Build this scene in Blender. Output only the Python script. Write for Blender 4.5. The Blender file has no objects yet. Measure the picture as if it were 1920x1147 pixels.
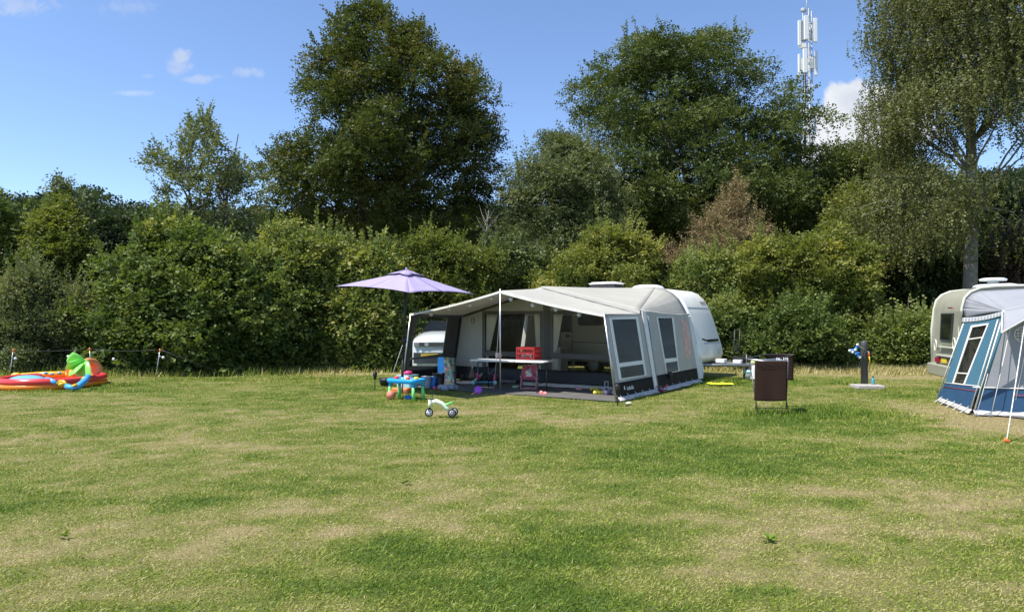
import bpy, math, random
import numpy as np
from mathutils import Matrix, Vector
PI = math.pi
rng = np.random.default_rng(7)
random.seed(7)
scene = bpy.context.scene

# ------------------------------------------------------------ camera
CAM_H = 1.70
F = 1280.0
PITCH = math.atan((600.0 - 573.5) / F)
cam_d = bpy.data.cameras.new('camera')
cam = bpy.data.objects.new('camera', cam_d)
scene.collection.objects.link(cam)
cam_d.sensor_width = 36.0
cam_d.lens = 24.0
cam_d.clip_start = 0.05
cam_d.clip_end = 5000
cam.location = (0, 0, CAM_H)
cam.rotation_euler = (PI / 2 + PITCH, 0, 0)
scene.camera = cam

# ------------------------------------------------------------ light
SUN_EL = math.radians(60)
SX, SY = -0.90, -0.43                       # horizontal direction towards the sun
_n = math.hypot(SX, SY); SX /= _n; SY /= _n
SUN_DIR = Vector((SX * math.cos(SUN_EL), SY * math.cos(SUN_EL), math.sin(SUN_EL)))
sun_d = bpy.data.lights.new('sun', 'SUN')
sun_d.energy = 4.2
sun_d.angle = math.radians(0.53)
sun_d.color = (1.0, 0.955, 0.88)
sun = bpy.data.objects.new('sun', sun_d)
scene.collection.objects.link(sun)
sun.rotation_euler = (-SUN_DIR).to_track_quat('-Z', 'Y').to_euler()

SKY_STRENGTH = 0.13
world = bpy.data.worlds.new('World')
scene.world = world
world.use_nodes = True
wt = world.node_tree
for n in list(wt.nodes): wt.nodes.remove(n)
def WN(t, **k):
    n = wt.nodes.new(t)
    for a, b in k.items(): setattr(n, a, b)
    return n
def wmath(op, a, b=None, c=None, clamp=False):
    n = WN('ShaderNodeMath', operation=op, use_clamp=clamp)
    for i, v in enumerate((a, b, c)):
        if v is None: continue
        if isinstance(v, (int, float)): n.inputs[i].default_value = v
        else: wt.links.new(v, n.inputs[i])
    return n.outputs[0]
sky = WN('ShaderNodeTexSky', sky_type='NISHITA')
sky.sun_disc = False
sky.sun_elevation = SUN_EL
sky.sun_rotation = math.atan2(SX, SY)
sky.altitude = 1200
sky.air_density = 1.0
sky.dust_density = 0.0
sky.ozone_density = 3.0
tc = WN('ShaderNodeTexCoord')
sep = WN('ShaderNodeSeparateXYZ')
wt.links.new(tc.outputs['Generated'], sep.inputs[0])
ymax = wmath('MAXIMUM', sep.outputs[1], 0.02)
U_ = wmath('DIVIDE', sep.outputs[0], ymax)
V_ = wmath('DIVIDE', sep.outputs[2], ymax)
comb = WN('ShaderNodeCombineXYZ')
wt.links.new(U_, comb.inputs[0]); wt.links.new(V_, comb.inputs[1])
def wnoise(scale, detail, rough, dist=0.0):
    n = WN('ShaderNodeTexNoise'); n.inputs['Scale'].default_value = scale
    n.inputs['Detail'].default_value = detail; n.inputs['Roughness'].default_value = rough
    n.inputs['Distortion'].default_value = dist
    wt.links.new(comb.outputs[0], n.inputs['Vector'])
    return n.outputs['Fac']
nbig = wnoise(14, 8, 0.62, 0.5)
nfine = wnoise(42, 6, 0.6, 0.8)
def blob(px, py, rx, ry):
    """soft ellipse round a sky direction: 0 at centre, 1 at the rim"""
    u = (px - 960) / F; v = (600 - py) / F
    a = wmath('DIVIDE', wmath('SUBTRACT', U_, u), rx / F)
    b = wmath('DIVIDE', wmath('SUBTRACT', V_, v), ry / F)
    return wmath('SQRT', wmath('ADD', wmath('MULTIPLY', a, a), wmath('MULTIPLY', b, b)))
def smooth(x, lo, hi):
    n = WN('ShaderNodeMapRange', interpolation_type='SMOOTHSTEP')
    n.inputs['From Min'].default_value = lo; n.inputs['From Max'].default_value = hi
    wt.links.new(x, n.inputs['Value'])
    return n.outputs['Result']
cum = None
for (x, y, rx, ry) in [(1592, 188, 50, 42), (1640, 215, 70, 58), (1565, 245, 56, 50), (1690, 235, 80, 60), (1600, 300, 110, 50), (1720, 180, 50, 30)]:
    b = blob(x, y, rx, ry)
    cum = b if cum is None else wmath('MINIMUM', cum, b)
cum = wmath('ADD', cum, wmath('MULTIPLY', wmath('SUBTRACT', nbig, 0.5), 1.3))
cum = wmath('ADD', cum, wmath('MULTIPLY', wmath('SUBTRACT', nfine, 0.5), 0.5))
cum_mask = wmath('SUBTRACT', 1.0, smooth(cum, 0.80, 1.12))
wisp_mask = None
for (x, y, rx, ry, amt) in [(336, 106, 13, 14, .8), (333, 125, 18, 14, .65), (352, 122, 8, 7, .5), (365, 145, 34, 6, .5), (462, 132, 24, 7, .4), (250, 172, 34, 4, .4), (30, 6, 46, 14, .5), (235, 8, 40, 12, .22), (272, 140, 8, 4, .3)]:
    b = blob(x, y, rx * 1.5, ry * 1.6)
    b = wmath('ADD', b, wmath('MULTIPLY', wmath('SUBTRACT', nfine, 0.5), 2.4))
    m = wmath('MULTIPLY', wmath('SUBTRACT', 1.0, smooth(b, 0.1, 1.15)), amt * 0.72)
    wisp_mask = m if wisp_mask is None else wmath('MAXIMUM', wisp_mask, m)
front = smooth(sep.outputs[1], 0.05, 0.2)
mask = wmath('MULTIPLY', wmath('MAXIMUM', cum_mask, wisp_mask), front)
ccol = WN('ShaderNodeMix', data_type='RGBA')
ccol.inputs['A'].default_value = (0.52 / SKY_STRENGTH, 0.54 / SKY_STRENGTH, 0.57 / SKY_STRENGTH, 1)
ccol.inputs['B'].default_value = (0.42 / SKY_STRENGTH, 0.45 / SKY_STRENGTH, 0.51 / SKY_STRENGTH, 1)
wt.links.new(smooth(wnoise(9, 7, 0.6, 0.3), 0.42, 0.66), ccol.inputs['Factor'])
tint = WN('ShaderNodeMix', data_type='RGBA', blend_type='MULTIPLY')
tint.inputs['Factor'].default_value = 1.0
tint.inputs['B'].default_value = (0.98, 0.985, 1.035, 1)
wt.links.new(sky.outputs[0], tint.inputs['A'])
mx = WN('ShaderNodeMix', data_type='RGBA')
wt.links.new(mask, mx.inputs['Factor'])
wt.links.new(tint.outputs['Result'], mx.inputs['A'])
wt.links.new(ccol.outputs['Result'], mx.inputs['B'])
bg = WN('ShaderNodeBackground'); bg.inputs['Strength'].default_value = SKY_STRENGTH
wo = WN('ShaderNodeOutputWorld')
wt.links.new(mx.outputs['Result'], bg.inputs['Color'])
wt.links.new(bg.outputs[0], wo.inputs[0])

scene.view_settings.view_transform = 'Standard'
scene.view_settings.look = 'None'
scene.view_settings.exposure = 0.75
scene.view_settings.gamma = 1.0
scene.cycles.max_bounces = 8
scene.cycles.diffuse_bounces = 3
scene.cycles.glossy_bounces = 3
scene.cycles.transmission_bounces = 4
scene.cycles.transparent_max_bounces = 12

# ------------------------------------------------------------ coordinates
def ray(px, py):
    u = (px - 960) / F; v = (573.5 - py) / F
    c, s = math.cos(PITCH), math.sin(PITCH)
    return Vector((u, c - v * s, s + v * c))
def at(px, py, d):
    r = ray(px, py); t = d / r.y
    return Vector((r.x * t, d, CAM_H + r.z * t))
def onz(px, py, z=0.0):
    r = ray(px, py); t = (z - CAM_H) / r.z
    return Vector((r.x * t, r.y * t, z))
def hit(px, py, p0, n):
    r = ray(px, py); o = Vector((0, 0, CAM_H))
    t = (Vector(p0) - o).dot(n) / r.dot(n)
    return o + r * t
def G(px, py): return onz(px, py, 0.0)

# ------------------------------------------------------------ materials
MATS = {}
def mat(name, color, rough=0.6, metal=0.0, spec=0.5, var=0.10, vscale=6.0, bump=0.0, bscale=60.0, transl=0.0, coat=0.0, dirt=None):
    if name in MATS: return MATS[name]
    m = bpy.data.materials.new(name); m.use_nodes = True
    t = m.node_tree; b = t.nodes['Principled BSDF']; out = t.nodes['Material Output']
    b.inputs['Roughness'].default_value = rough; b.inputs['Metallic'].default_value = metal
    b.inputs['Specular IOR Level'].default_value = spec; b.inputs['Coat Weight'].default_value = coat
    tcn = t.nodes.new('ShaderNodeTexCoord')
    nz = t.nodes.new('ShaderNodeTexNoise'); nz.inputs['Scale'].default_value = vscale; nz.inputs['Detail'].default_value = 6
    nz.inputs['Roughness'].default_value = 0.65
    t.links.new(tcn.outputs['Object'], nz.inputs['Vector'])
    mixn = t.nodes.new('ShaderNodeMix'); mixn.data_type = 'RGBA'
    c = color
    mr = t.nodes.new('ShaderNodeMapRange'); mr.inputs['From Min'].default_value = 0.32; mr.inputs['From Max'].default_value = 0.68
    t.links.new(nz.outputs['Fac'], mr.inputs['Value']); t.links.new(mr.outputs['Result'], mixn.inputs['Factor'])
    mixn.inputs['A'].default_value = tuple(min(1, v * (1 - var)) for v in c) + (1,)
    mixn.inputs['B'].default_value = tuple(min(1, v * (1 + var)) for v in c) + (1,)
    colout = mixn.outputs['Result']
    if dirt:
        dcol, amt, dscale = dirt
        dn = t.nodes.new('ShaderNodeTexNoise'); dn.inputs['Scale'].default_value = dscale; dn.inputs['Detail'].default_value = 8
        dn.inputs['Roughness'].default_value = 0.7
        mp = t.nodes.new('ShaderNodeMapping'); mp.inputs['Scale'].default_value = (1, 1, 0.35)
        t.links.new(tcn.outputs['Object'], mp.inputs['Vector']); t.links.new(mp.outputs[0], dn.inputs['Vector'])
        dr = t.nodes.new('ShaderNodeMapRange'); dr.inputs['From Min'].default_value = 0.48; dr.inputs['From Max'].default_value = 0.75
        dr.inputs['To Max'].default_value = amt
        t.links.new(dn.outputs['Fac'], dr.inputs['Value'])
        dm = t.nodes.new('ShaderNodeMix'); dm.data_type = 'RGBA'
        t.links.new(dr.outputs['Result'], dm.inputs['Factor']); t.links.new(colout, dm.inputs['A'])
        dm.inputs['B'].default_value = tuple(dcol) + (1,)
        colout = dm.outputs['Result']
    t.links.new(colout, b.inputs['Base Color'])
    if bump:
        bn = t.nodes.new('ShaderNodeTexNoise'); bn.inputs['Scale'].default_value = bscale; bn.inputs['Detail'].default_value = 4
        t.links.new(tcn.outputs['Object'], bn.inputs['Vector'])
        bp = t.nodes.new('ShaderNodeBump'); bp.inputs['Strength'].default_value = bump; bp.inputs['Distance'].default_value = 0.02
        t.links.new(bn.outputs['Fac'], bp.inputs['Height']); t.links.new(bp.outputs[0], b.inputs['Normal'])
    if transl:
        tr = t.nodes.new('ShaderNodeBsdfTranslucent'); t.links.new(colout, tr.inputs['Color'])
        ms = t.nodes.new('ShaderNodeMixShader'); ms.inputs[0].default_value = transl
        t.links.new(b.outputs[0], ms.inputs[1]); t.links.new(tr.outputs[0], ms.inputs[2])
        t.links.new(ms.outputs[0], out.inputs['Surface'])
    MATS[name] = m
    return m

def mat_clear(name, tint=(0.86, 0.88, 0.86), gloss=0.06, ripple=0.25, haze=0.05):
    m = bpy.data.materials.new(name); m.use_nodes = True
    t = m.node_tree; t.nodes.remove(t.nodes['Principled BSDF']); out = t.nodes['Material Output']
    tr = t.nodes.new('ShaderNodeBsdfTransparent'); tr.inputs[0].default_value = tint + (1,)
    gl = t.nodes.new('ShaderNodeBsdfGlossy'); gl.inputs['Roughness'].default_value = 0.05
    df = t.nodes.new('ShaderNodeBsdfDiffuse'); df.inputs[0].default_value = (0.5, 0.5, 0.48, 1)
    lw = t.nodes.new('ShaderNodeLayerWeight'); lw.inputs['Blend'].default_value = 0.35
    tcn = t.nodes.new('ShaderNodeTexCoord'); wv = t.nodes.new('ShaderNodeTexNoise')
    mp = t.nodes.new('ShaderNodeMapping'); mp.inputs['Scale'].default_value = (9, 9, 1.2)
    t.links.new(tcn.outputs['Object'], mp.inputs[0]); t.links.new(mp.outputs[0], wv.inputs['Vector'])
    bp = t.nodes.new('ShaderNodeBump'); bp.inputs['Strength'].default_value = ripple; bp.inputs['Distance'].default_value = 0.03
    t.links.new(wv.outputs['Fac'], bp.inputs['Height']); t.links.new(bp.outputs[0], gl.inputs['Normal'])
    pw = t.nodes.new('ShaderNodeMath'); pw.operation = 'POWER'; pw.inputs[1].default_value = 3.0; t.links.new(lw.outputs['Facing'], pw.inputs[0]); lw.inputs['Blend'].default_value = 0.5
    mr = t.nodes.new('ShaderNodeMapRange'); mr.inputs['To Min'].default_value = gloss; mr.inputs['To Max'].default_value = 0.35
    t.links.new(pw.outputs[0], mr.inputs['Value'])
    m1 = t.nodes.new('ShaderNodeMixShader'); m1.inputs[0].default_value = haze
    t.links.new(tr.outputs[0], m1.inputs[1]); t.links.new(df.outputs[0], m1.inputs[2])
    m2 = t.nodes.new('ShaderNodeMixShader'); t.links.new(mr.outputs['Result'], m2.inputs[0])
    t.links.new(m1.outputs[0], m2.inputs[1]); t.links.new(gl.outputs[0], m2.inputs[2])
    t.links.new(m2.outputs[0], out.inputs['Surface'])
    MATS[name] = m
    return m

def mat_tone(name, cols, rough=0.58, transl=0.3, spec=0.22, tcol=None):
    """leaf / blade material: colour from the per-leaf attribute 'tone'"""
    m = bpy.data.materials.new(name); m.use_nodes = True
    t = m.node_tree; b = t.nodes['Principled BSDF']; out = t.nodes['Material Output']
    at_ = t.nodes.new('ShaderNodeAttribute'); at_.attribute_name = 'tone'
    cr = t.nodes.new('ShaderNodeValToRGB')
    while len(cr.color_ramp.elements) < len(cols): cr.color_ramp.elements.new(0.5)
    for i, c in enumerate(cols):
        cr.color_ramp.elements[i].position = i / (len(cols) - 1); cr.color_ramp.elements[i].color = tuple(c) + (1,)
    t.links.new(at_.outputs['Fac'], cr.inputs[0])
    t.links.new(cr.outputs[0], b.inputs['Base Color'])
    b.inputs['Roughness'].default_value = rough; b.inputs['Specular IOR Level'].default_value = spec
    if transl:
        tr = t.nodes.new('ShaderNodeBsdfTranslucent')
        mm = t.nodes.new('ShaderNodeMix'); mm.data_type = 'RGBA'; mm.blend_type = 'MULTIPLY'; mm.inputs['Factor'].default_value = 1
        t.links.new(cr.outputs[0], mm.inputs['A']); mm.inputs['B'].default_value = (tcol or (1.5, 1.6, 0.7)) + (1,)
        t.links.new(mm.outputs['Result'], tr.inputs['Color'])
        ms = t.nodes.new('ShaderNodeMixShader'); ms.inputs[0].default_value = transl
        t.links.new(b.outputs[0], ms.inputs[1]); t.links.new(tr.outputs[0], ms.inputs[2])
        t.links.new(ms.outputs[0], out.inputs['Surface'])
    return m

# ------------------------------------------------------------ object helpers
ROOTM = {}
def tag(o, label=None, cat=None, group=None, kind=None):
    if label: o['label'] = label
    if cat: o['category'] = cat
    if group: o['group'] = group
    if kind: o['kind'] = kind
    return o
def thing(name, label, cat, loc=(0, 0, 0), rotz=0.0, group=None):
    o = bpy.data.objects.new(name, None); scene.collection.objects.link(o)
    o.empty_display_size = 0.1
    o.location = loc; o.rotation_euler = (0, 0, rotz)
    ROOTM[o.name] = Matrix.Translation(Vector(loc)) @ Matrix.Rotation(rotz, 4, 'Z')
    return tag(o, label, cat, group)
def dup(root, loc, rotz, label, group=None):
    r = root.copy(); scene.collection.objects.link(r); r.location = loc; r.rotation_euler = (0, 0, rotz); r['label'] = label
    if group: r['group'] = group
    for ch in list(root.children):
        c = ch.copy(); scene.collection.objects.link(c); c.parent = r
        for g in ch.children:
            d = g.copy(); scene.collection.objects.link(d); d.parent = c
    ROOTM[r.name] = Matrix.Translation(Vector(loc)) @ Matrix.Rotation(rotz, 4, 'Z')
    return r

class MB:
    def __init__(s): s.v = []; s.f = []; s.sm = []
    def add(s, verts, faces, smooth=False):
        o = len(s.v); s.v += [tuple(v) for v in verts]
        s.f += [tuple(i + o for i in f) for f in faces]; s.sm += [smooth] * len(faces); return s
    def box(s, c, size, rz=0.0, M=None, taper=1.0, bev=0.0):
        x, y, z = size[0] / 2, size[1] / 2, size[2] / 2
        pts = []
        if bev > 0:
            # rounded-corner box: octagonal plan, bevelled top
            def ring(k, zz): 
                a, b_ = x * k[0] , y * k[1]
                return [(-a + bev, -b_, zz), (a - bev, -b_, zz), (a, -b_ + bev, zz), (a, b_ - bev, zz), (a - bev, b_, zz), (-a + bev, b_, zz), (-a, b_ - bev, zz), (-a, -b_ + bev, zz)]
            kx, ky = (x - bev * .6) / x, (y - bev * .6) / y
            rings = [ring((kx, ky), -z), ring((1, 1), -z + bev * .6), ring((taper, taper), z - bev * .6), ring((kx * taper, ky * taper), z)]
            vs = [p for r in rings for p in r]; fs = [tuple(range(7, -1, -1)), tuple(range(24, 32))]
            for r in range(3):
                for i in range(8): fs.append((r * 8 + i, r * 8 + (i + 1) % 8, r * 8 + 8 + (i + 1) % 8, r * 8 + 8 + i))
        else:
            vs = [(-x, -y, -z), (x, -y, -z), (x, y, -z), (-x, y, -z), (-x * taper, -y * taper, z), (x * taper, -y * taper, z), (x * taper, y * taper, z), (-x * taper, y * taper, z)]
            fs = [(3, 2, 1, 0), (4, 5, 6, 7), (0, 1, 5, 4), (1, 2, 6, 5), (2, 3, 7, 6), (3, 0, 4, 7)]
        R = M if M is not None else Matrix.Rotation(rz, 3, 'Z')
        c = Vector(c)
        return s.add([R @ Vector(p) + c for p in vs], fs)
    def prism(s, pts, th):
        pts = [Vector(p) for p in pts]; n = len(pts)
        if not isinstance(th, Vector):
            nn = Vector((0, 0, 0))
            for i in range(n):
                a, b = pts[i], pts[(i + 1) % n]
                nn += a.cross(b)
            th = nn.normalized() * th
        vs = [p for p in pts] + [p + th for p in pts]
        fs = [tuple(range(n - 1, -1, -1)), tuple(range(n, 2 * n))]
        for i in range(n): fs.append((i, (i + 1) % n, n + (i + 1) % n, n + i))
        return s.add(vs, fs)
    def ring(s, outer, inner, th):
        n = len(outer)
        for i in range(n):
            j = (i + 1) % n
            s.prism([outer[i], outer[j], inner[j], inner[i]], th)
        return s
    def tube(s, pts, r, n=8, closed=False, cap=True):
        pts = [Vector(p) for p in pts]; m = len(pts)
        rs = r if isinstance(r, (list, tuple)) else [r] * m
        vs = []; fs = []
        prev = None
        for i, p in enumerate(pts):
            if closed: t = (pts[(i + 1) % m] - pts[i - 1])
            else: t = pts[min(i + 1, m - 1)] - pts[max(i - 1, 0)]
            if t.length < 1e-9: t = Vector((0, 0, 1))
            t.normalize()
            if prev is None:
                a = Vector((0, 0, 1)) if abs(t.z) < 0.9 else Vector((1, 0, 0))
                u = t.cross(a).normalized()
            else:
                u = (prev - t * prev.dot(t)).normalized()
            prev = u; w = t.cross(u)
            for k in range(n):
                an = 2 * PI * k / n
                vs.append(p + (u * math.cos(an) + w * math.sin(an)) * rs[i])
        for i in range(m if closed else m - 1):
            j = (i + 1) % m
            for k in range(n):
                k2 = (k + 1) % n
                fs.append((i * n + k, i * n + k2, j * n + k2, j * n + k))
        s.add(vs, fs, True)
        if cap and not closed:
            o = len(s.v) - len(vs)
            s.f += [tuple(o + k for k in range(n - 1, -1, -1)), tuple(o + (m - 1) * n + k for k in range(n))]
            s.sm += [False, False]
        return s
    def lathe(s, prof, c, n=20, M=None):
        """prof: (r, z) rows from bottom to top"""
        vs = []; fs = []; c = Vector(c)
        for (r, z) in prof:
            for k in range(n):
                an = 2 * PI * k / n
                p = Vector((r * math.cos(an), r * math.sin(an), z))
                if M is not None: p = M @ p
                vs.append(p + c)
        m = len(prof)
        for i in range(m - 1):
            for k in range(n):
                k2 = (k + 1) % n
                fs.append((i * n + k, i * n + k2, i * n + n + k2, i * n + n + k))
        s.add(vs, fs, True)
        o = len(s.v) - len(vs)
        s.f += [tuple(o + k for k in range(n - 1, -1, -1)), tuple(o + (m - 1) * n + k for k in range(n))]; s.sm += [False, False]
        return s
    def ball(s, c, r, n=14, M=None):
        r3 = r if isinstance(r, (tuple, list)) else (r, r, r)
        vs = []; fs = []; m = max(6, n // 2 + 1); c = Vector(c)
        for i in range(m + 1):
            ph = PI * i / m
            for k in range(n):
                an = 2 * PI * k / n
                p = Vector((r3[0] * math.sin(ph) * math.cos(an), r3[1] * math.sin(ph) * math.sin(an), -r3[2] * math.cos(ph)))
                if M is not None: p = M @ p
                vs.append(p + c)
        for i in range(m):
            for k in range(n):
                k2 = (k + 1) % n
                fs.append((i * n + k, i * n + k2, i * n + n + k2, i * n + n + k))
        return s.add(vs, fs, True)
    def grid(s, fn, nu, nv, smooth=True, th=0.0):
        vs = [Vector(fn(i / nu, j / nv)) for j in range(nv + 1) for i in range(nu + 1)]
        W = nu + 1; fs = []
        for j in range(nv):
            for i in range(nu): fs.append((j * W + i, j * W + i + 1, j * W + W + i + 1, j * W + W + i))
        return s.add(vs, fs, smooth)
    def build(s, name, m, parent=None, world=True, loc=None, sharp=None):
        me = bpy.data.meshes.new(name)
        vs = s.v
        if parent is not None and world:
            key = parent.name
            inv = ROOTM[key].inverted()
            vs = [inv @ Vector(v) for v in vs]
        elif parent is None and loc is not None:
            L = Vector(loc); vs = [Vector(v) - L for v in vs]
        me.from_pydata([tuple(v) for v in vs], [], s.f)
        me.polygons.foreach_set('use_smooth', s.sm)
        me.update()
        me.materials.append(m)
        if sharp: me.set_sharp_from_angle(angle=math.radians(sharp))
        o = bpy.data.objects.new(name, me); scene.collection.objects.link(o)
        if parent is not None:
            o.parent = parent
            ROOTM[o.name] = ROOTM[parent.name]
        elif loc is not None:
            o.location = loc
        ROOTM.setdefault(o.name, Matrix.Translation(Vector(loc or (0, 0, 0))))
        return o

def text_mb(txt, size, origin, xdir, ydir, depth=0.004):
    cu = bpy.data.curves.new('t', 'FONT'); cu.body = txt; cu.size = size; cu.align_x = 'CENTER'; cu.extrude = depth / 2; cu.resolution_u = 2
    ob = bpy.data.objects.new('t', cu)
    scene.collection.objects.link(ob)
    dg = bpy.context.evaluated_depsgraph_get(); dg.update()
    me = ob.evaluated_get(dg).to_mesh()
    x = Vector(xdir).normalized(); y = Vector(ydir).normalized(); z = x.cross(y)
    mb = MB()
    mb.add([Vector(origin) + x * v.co.x + y * v.co.y + z * v.co.z for v in me.vertices], [tuple(p.vertices) for p in me.polygons])
    ob.evaluated_get(dg).to_mesh_clear()
    bpy.data.objects.remove(ob); bpy.data.curves.remove(cu)
    return mb

# ------------------------------------------------------------ numpy noise and meshes
def vnoise(x, y, scale, seed):
    r = np.random.default_rng(seed); T = r.random((128, 128))
    u = x / scale + 1000.3; v = y / scale + 1000.7
    i = np.floor(u).astype(int); j = np.floor(v).astype(int); fu = u - i; fv = v - j
    fu = fu * fu * (3 - 2 * fu); fv = fv * fv * (3 - 2 * fv)
    a = T[i % 128, j % 128]; b = T[(i + 1) % 128, j % 128]; c = T[i % 128, (j + 1) % 128]; d = T[(i + 1) % 128, (j + 1) % 128]
    return (a * (1 - fu) + b * fu) * (1 - fv) + (c * (1 - fu) + d * fu) * fv
def fbm(x, y, scale, seed, oct=4, gain=0.5):
    s = 0; a = 1; t = 0
    for k in range(oct):
        s = s + a * vnoise(x, y, scale / 2 ** k, seed + k); t += a; a *= gain
    return s / t
def np_mesh(name, verts, nper, m, parent=None, tone=None, loc=(0, 0, 0), smooth=False):
    """verts (N, nper, 3): N separate polygons"""
    N = len(verts)
    me = bpy.data.meshes.new(name)
    V = (verts.reshape(-1, 3) - np.array(loc)).astype(np.float32)
    me.vertices.add(N * nper); me.vertices.foreach_set('co', V.ravel())
    me.loops.add(N * nper); me.loops.foreach_set('vertex_index', np.arange(N * nper, dtype=np.int32))
    me.polygons.add(N); me.polygons.foreach_set('loop_start', np.arange(0, N * nper, nper, dtype=np.int32))
    if tone is not None:
        a = me.attributes.new('tone', 'FLOAT', 'POINT')
        a.data.foreach_set('value', np.repeat(np.clip(tone, 0, 1), nper).astype(np.float32))
    me.update(calc_edges=True)
    me.materials.append(m)
    o = bpy.data.objects.new(name, me); scene.collection.objects.link(o)
    if parent is not None: o.parent = parent
    else: o.location = loc
    return o

def mat_busy(name, scale, sat=0.8, dark=0.35, rough=0.5):
    """small irregular patches of many colours (a busy printed picture, a heap of toys)"""
    m = bpy.data.materials.new(name); m.use_nodes = True; t = m.node_tree; b = t.nodes['Principled BSDF']; b.inputs['Roughness'].default_value = rough
    c = t.nodes.new('ShaderNodeTexCoord'); v = t.nodes.new('ShaderNodeTexVoronoi'); v.inputs['Scale'].default_value = scale
    n = t.nodes.new('ShaderNodeTexNoise'); n.inputs['Scale'].default_value = scale * .6; mxv = t.nodes.new('ShaderNodeMix'); mxv.data_type = 'RGBA'; mxv.inputs['Factor'].default_value = .12
    t.links.new(c.outputs['Object'], n.inputs['Vector']); t.links.new(c.outputs['Object'], mxv.inputs['A']); t.links.new(n.outputs['Color'], mxv.inputs['B']); t.links.new(mxv.outputs['Result'], v.inputs['Vector'])
    h = t.nodes.new('ShaderNodeHueSaturation'); h.inputs['Saturation'].default_value = sat; h.inputs['Value'].default_value = dark * 2; t.links.new(v.outputs['Color'], h.inputs['Color']); t.links.new(h.outputs[0], b.inputs['Base Color'])
    return m
# ------------------------------------------------------------ ground and lawn
def gp(px, py):
    p = G(px, py); return (p.x, p.y)
DRY = []
for (px, py, rx, ry, a) in [(1250, 762, 1.6, .55, .5), (1850, 792, 1.0, 1.0, 1.5), (1775, 768, 1.0, .6, 1.1), (1300, 960, 1.1, .3, .35), (1520, 920, 1.3, .35, .35),
                            (150, 1010, 1.4, .7, .45), (60, 880, 2.0, .7, .3), (900, 880, 1.6, .8, .35), (740, 985, .8, .35, .3), (690, 700, 2.0, .5, 1.2), (1520, 700, 3.5, .9, .7), (1720, 705, 2.0, .9, .5),
                            (1560, 975, .7, .4, .35), (1850, 930, 1.0, .5, .35), (960, 770, 1.5, .3, .3), (300, 835, 2.4, .7, .3), (1350, 1080, .5, .3, .4), (1180, 1100, .3, .2, .3), (200, 1120, .7, .2, .35),
                            (385, 937, .42, .17, -.8), (1200, 860, 1.6, 1.0, -.45), (1060, 1000, .8, .9, -.5), (1560, 790, 1.6, 1.2, -.8), (620, 900, 1.3, .5, -.25), (80, 945, 1.0, .5, -.4),
                            (1050, 1100, .7, .3, -.4), (300, 722, 4.0, .9, -.45), (1330, 718, 2.0, .7, -.5), (560, 1040, .8, .3, -.35), (1480, 845, 1.5, .35, -.25), (1700, 850, 1., .5, -.2), (900, 1110, .6, .2, -.35), (1720, 740, .8, .5, -.5)]:
    x, y = gp(px, py); DRY.append((x, y, rx, ry, a))
def dryness(x, y):
    n = fbm(x * 0.75, y * 1.25, 2.4, 11, 6, 0.8)
    d = 0.45 + (n - 0.5) * 1.2 + (fbm(x * 0.8, y * 1.15, 0.35, 31, 4, 0.85) - 0.5) * 1.15
    for (cx, cy, rx, ry, a) in DRY:
        q = ((x - cx) / rx) ** 2 + ((y - cy) / ry) ** 2
        d = d + 0.5 * a * np.exp(-q * 0.8)
    return np.clip(d, 0, 1)
def gheight(x, y):
    near = np.exp(-((x / 60.0) ** 2 + ((y - 12) / 40.0) ** 2))
    return -0.015 + 0.022 * (fbm(x, y, 1.6, 5, 3) - 0.5) * near

xs = np.concatenate([[-2500, -1200, -500, -200, -100, -60, -40, -30], np.arange(-24, 24.01, 0.16), [30, 40, 60, 100, 200, 500, 1200, 2500]])
ys = np.concatenate([[-2500, -1000, -300, -100, -40, -15, -5], np.arange(-2, 26.01, 0.16), [28, 32, 40, 60, 100, 200, 500, 1200, 3000]])
X, Y = np.meshgrid(xs, ys)
Z = gheight(X, Y)
gm = bpy.data.materials.new('lawn_soil'); gm.use_nodes = True
t = gm.node_tree; b = t.nodes['Principled BSDF']; b.inputs['Roughness'].default_value = 0.9; b.inputs['Specular IOR Level'].default_value = 0.15
ga = t.nodes.new('ShaderNodeAttribute'); ga.attribute_name = 'tone'
gc = t.nodes.new('ShaderNodeTexCoord'); gn = t.nodes.new('ShaderNodeTexNoise'); gn.inputs['Scale'].default_value = 38; gn.inputs['Detail'].default_value = 8; gn.inputs['Roughness'].default_value = 0.75
gn2 = t.nodes.new('ShaderNodeTexNoise'); gn2.inputs['Scale'].default_value = 260; gn2.inputs['Detail'].default_value = 3
t.links.new(gc.outputs['Object'], gn.inputs['Vector']); t.links.new(gc.outputs['Object'], gn2.inputs['Vector'])
ad = t.nodes.new('ShaderNodeMath'); ad.operation = 'MULTIPLY_ADD'; ad.inputs[1].default_value = 0.7; 
t.links.new(gn.outputs['Fac'], ad.inputs[0])
sb = t.nodes.new('ShaderNodeMath'); sb.operation = 'SUBTRACT'; sb.inputs[1].default_value = 0.35
t.links.new(ga.outputs['Fac'], sb.inputs[0]); t.links.new(sb.outputs[0], ad.inputs[2])
cr = t.nodes.new('ShaderNodeValToRGB')  # ground colours kept darker than the blades, standing in for shade between them
cr.color_ramp.elements[0].position = 0.1; cr.color_ramp.elements[0].color = (0.070, 0.102, 0.018, 1)
cr.color_ramp.elements[1].position = 0.9; cr.color_ramp.elements[1].color = (0.285, 0.225, 0.115, 1)
e = cr.color_ramp.elements.new(0.5); e.color = (0.145, 0.158, 0.042, 1)
t.links.new(ad.outputs[0], cr.inputs[0])
mm = t.nodes.new('ShaderNodeMix'); mm.data_type = 'RGBA'; mm.blend_type = 'MULTIPLY'; mm.inputs['Factor'].default_value = 1
mr = t.nodes.new('ShaderNodeMapRange'); mr.inputs['From Min'].default_value = 0.3; mr.inputs['From Max'].default_value = 0.7; mr.inputs['To Min'].default_value = 0.55; mr.inputs['To Max'].default_value = 1.25
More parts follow.
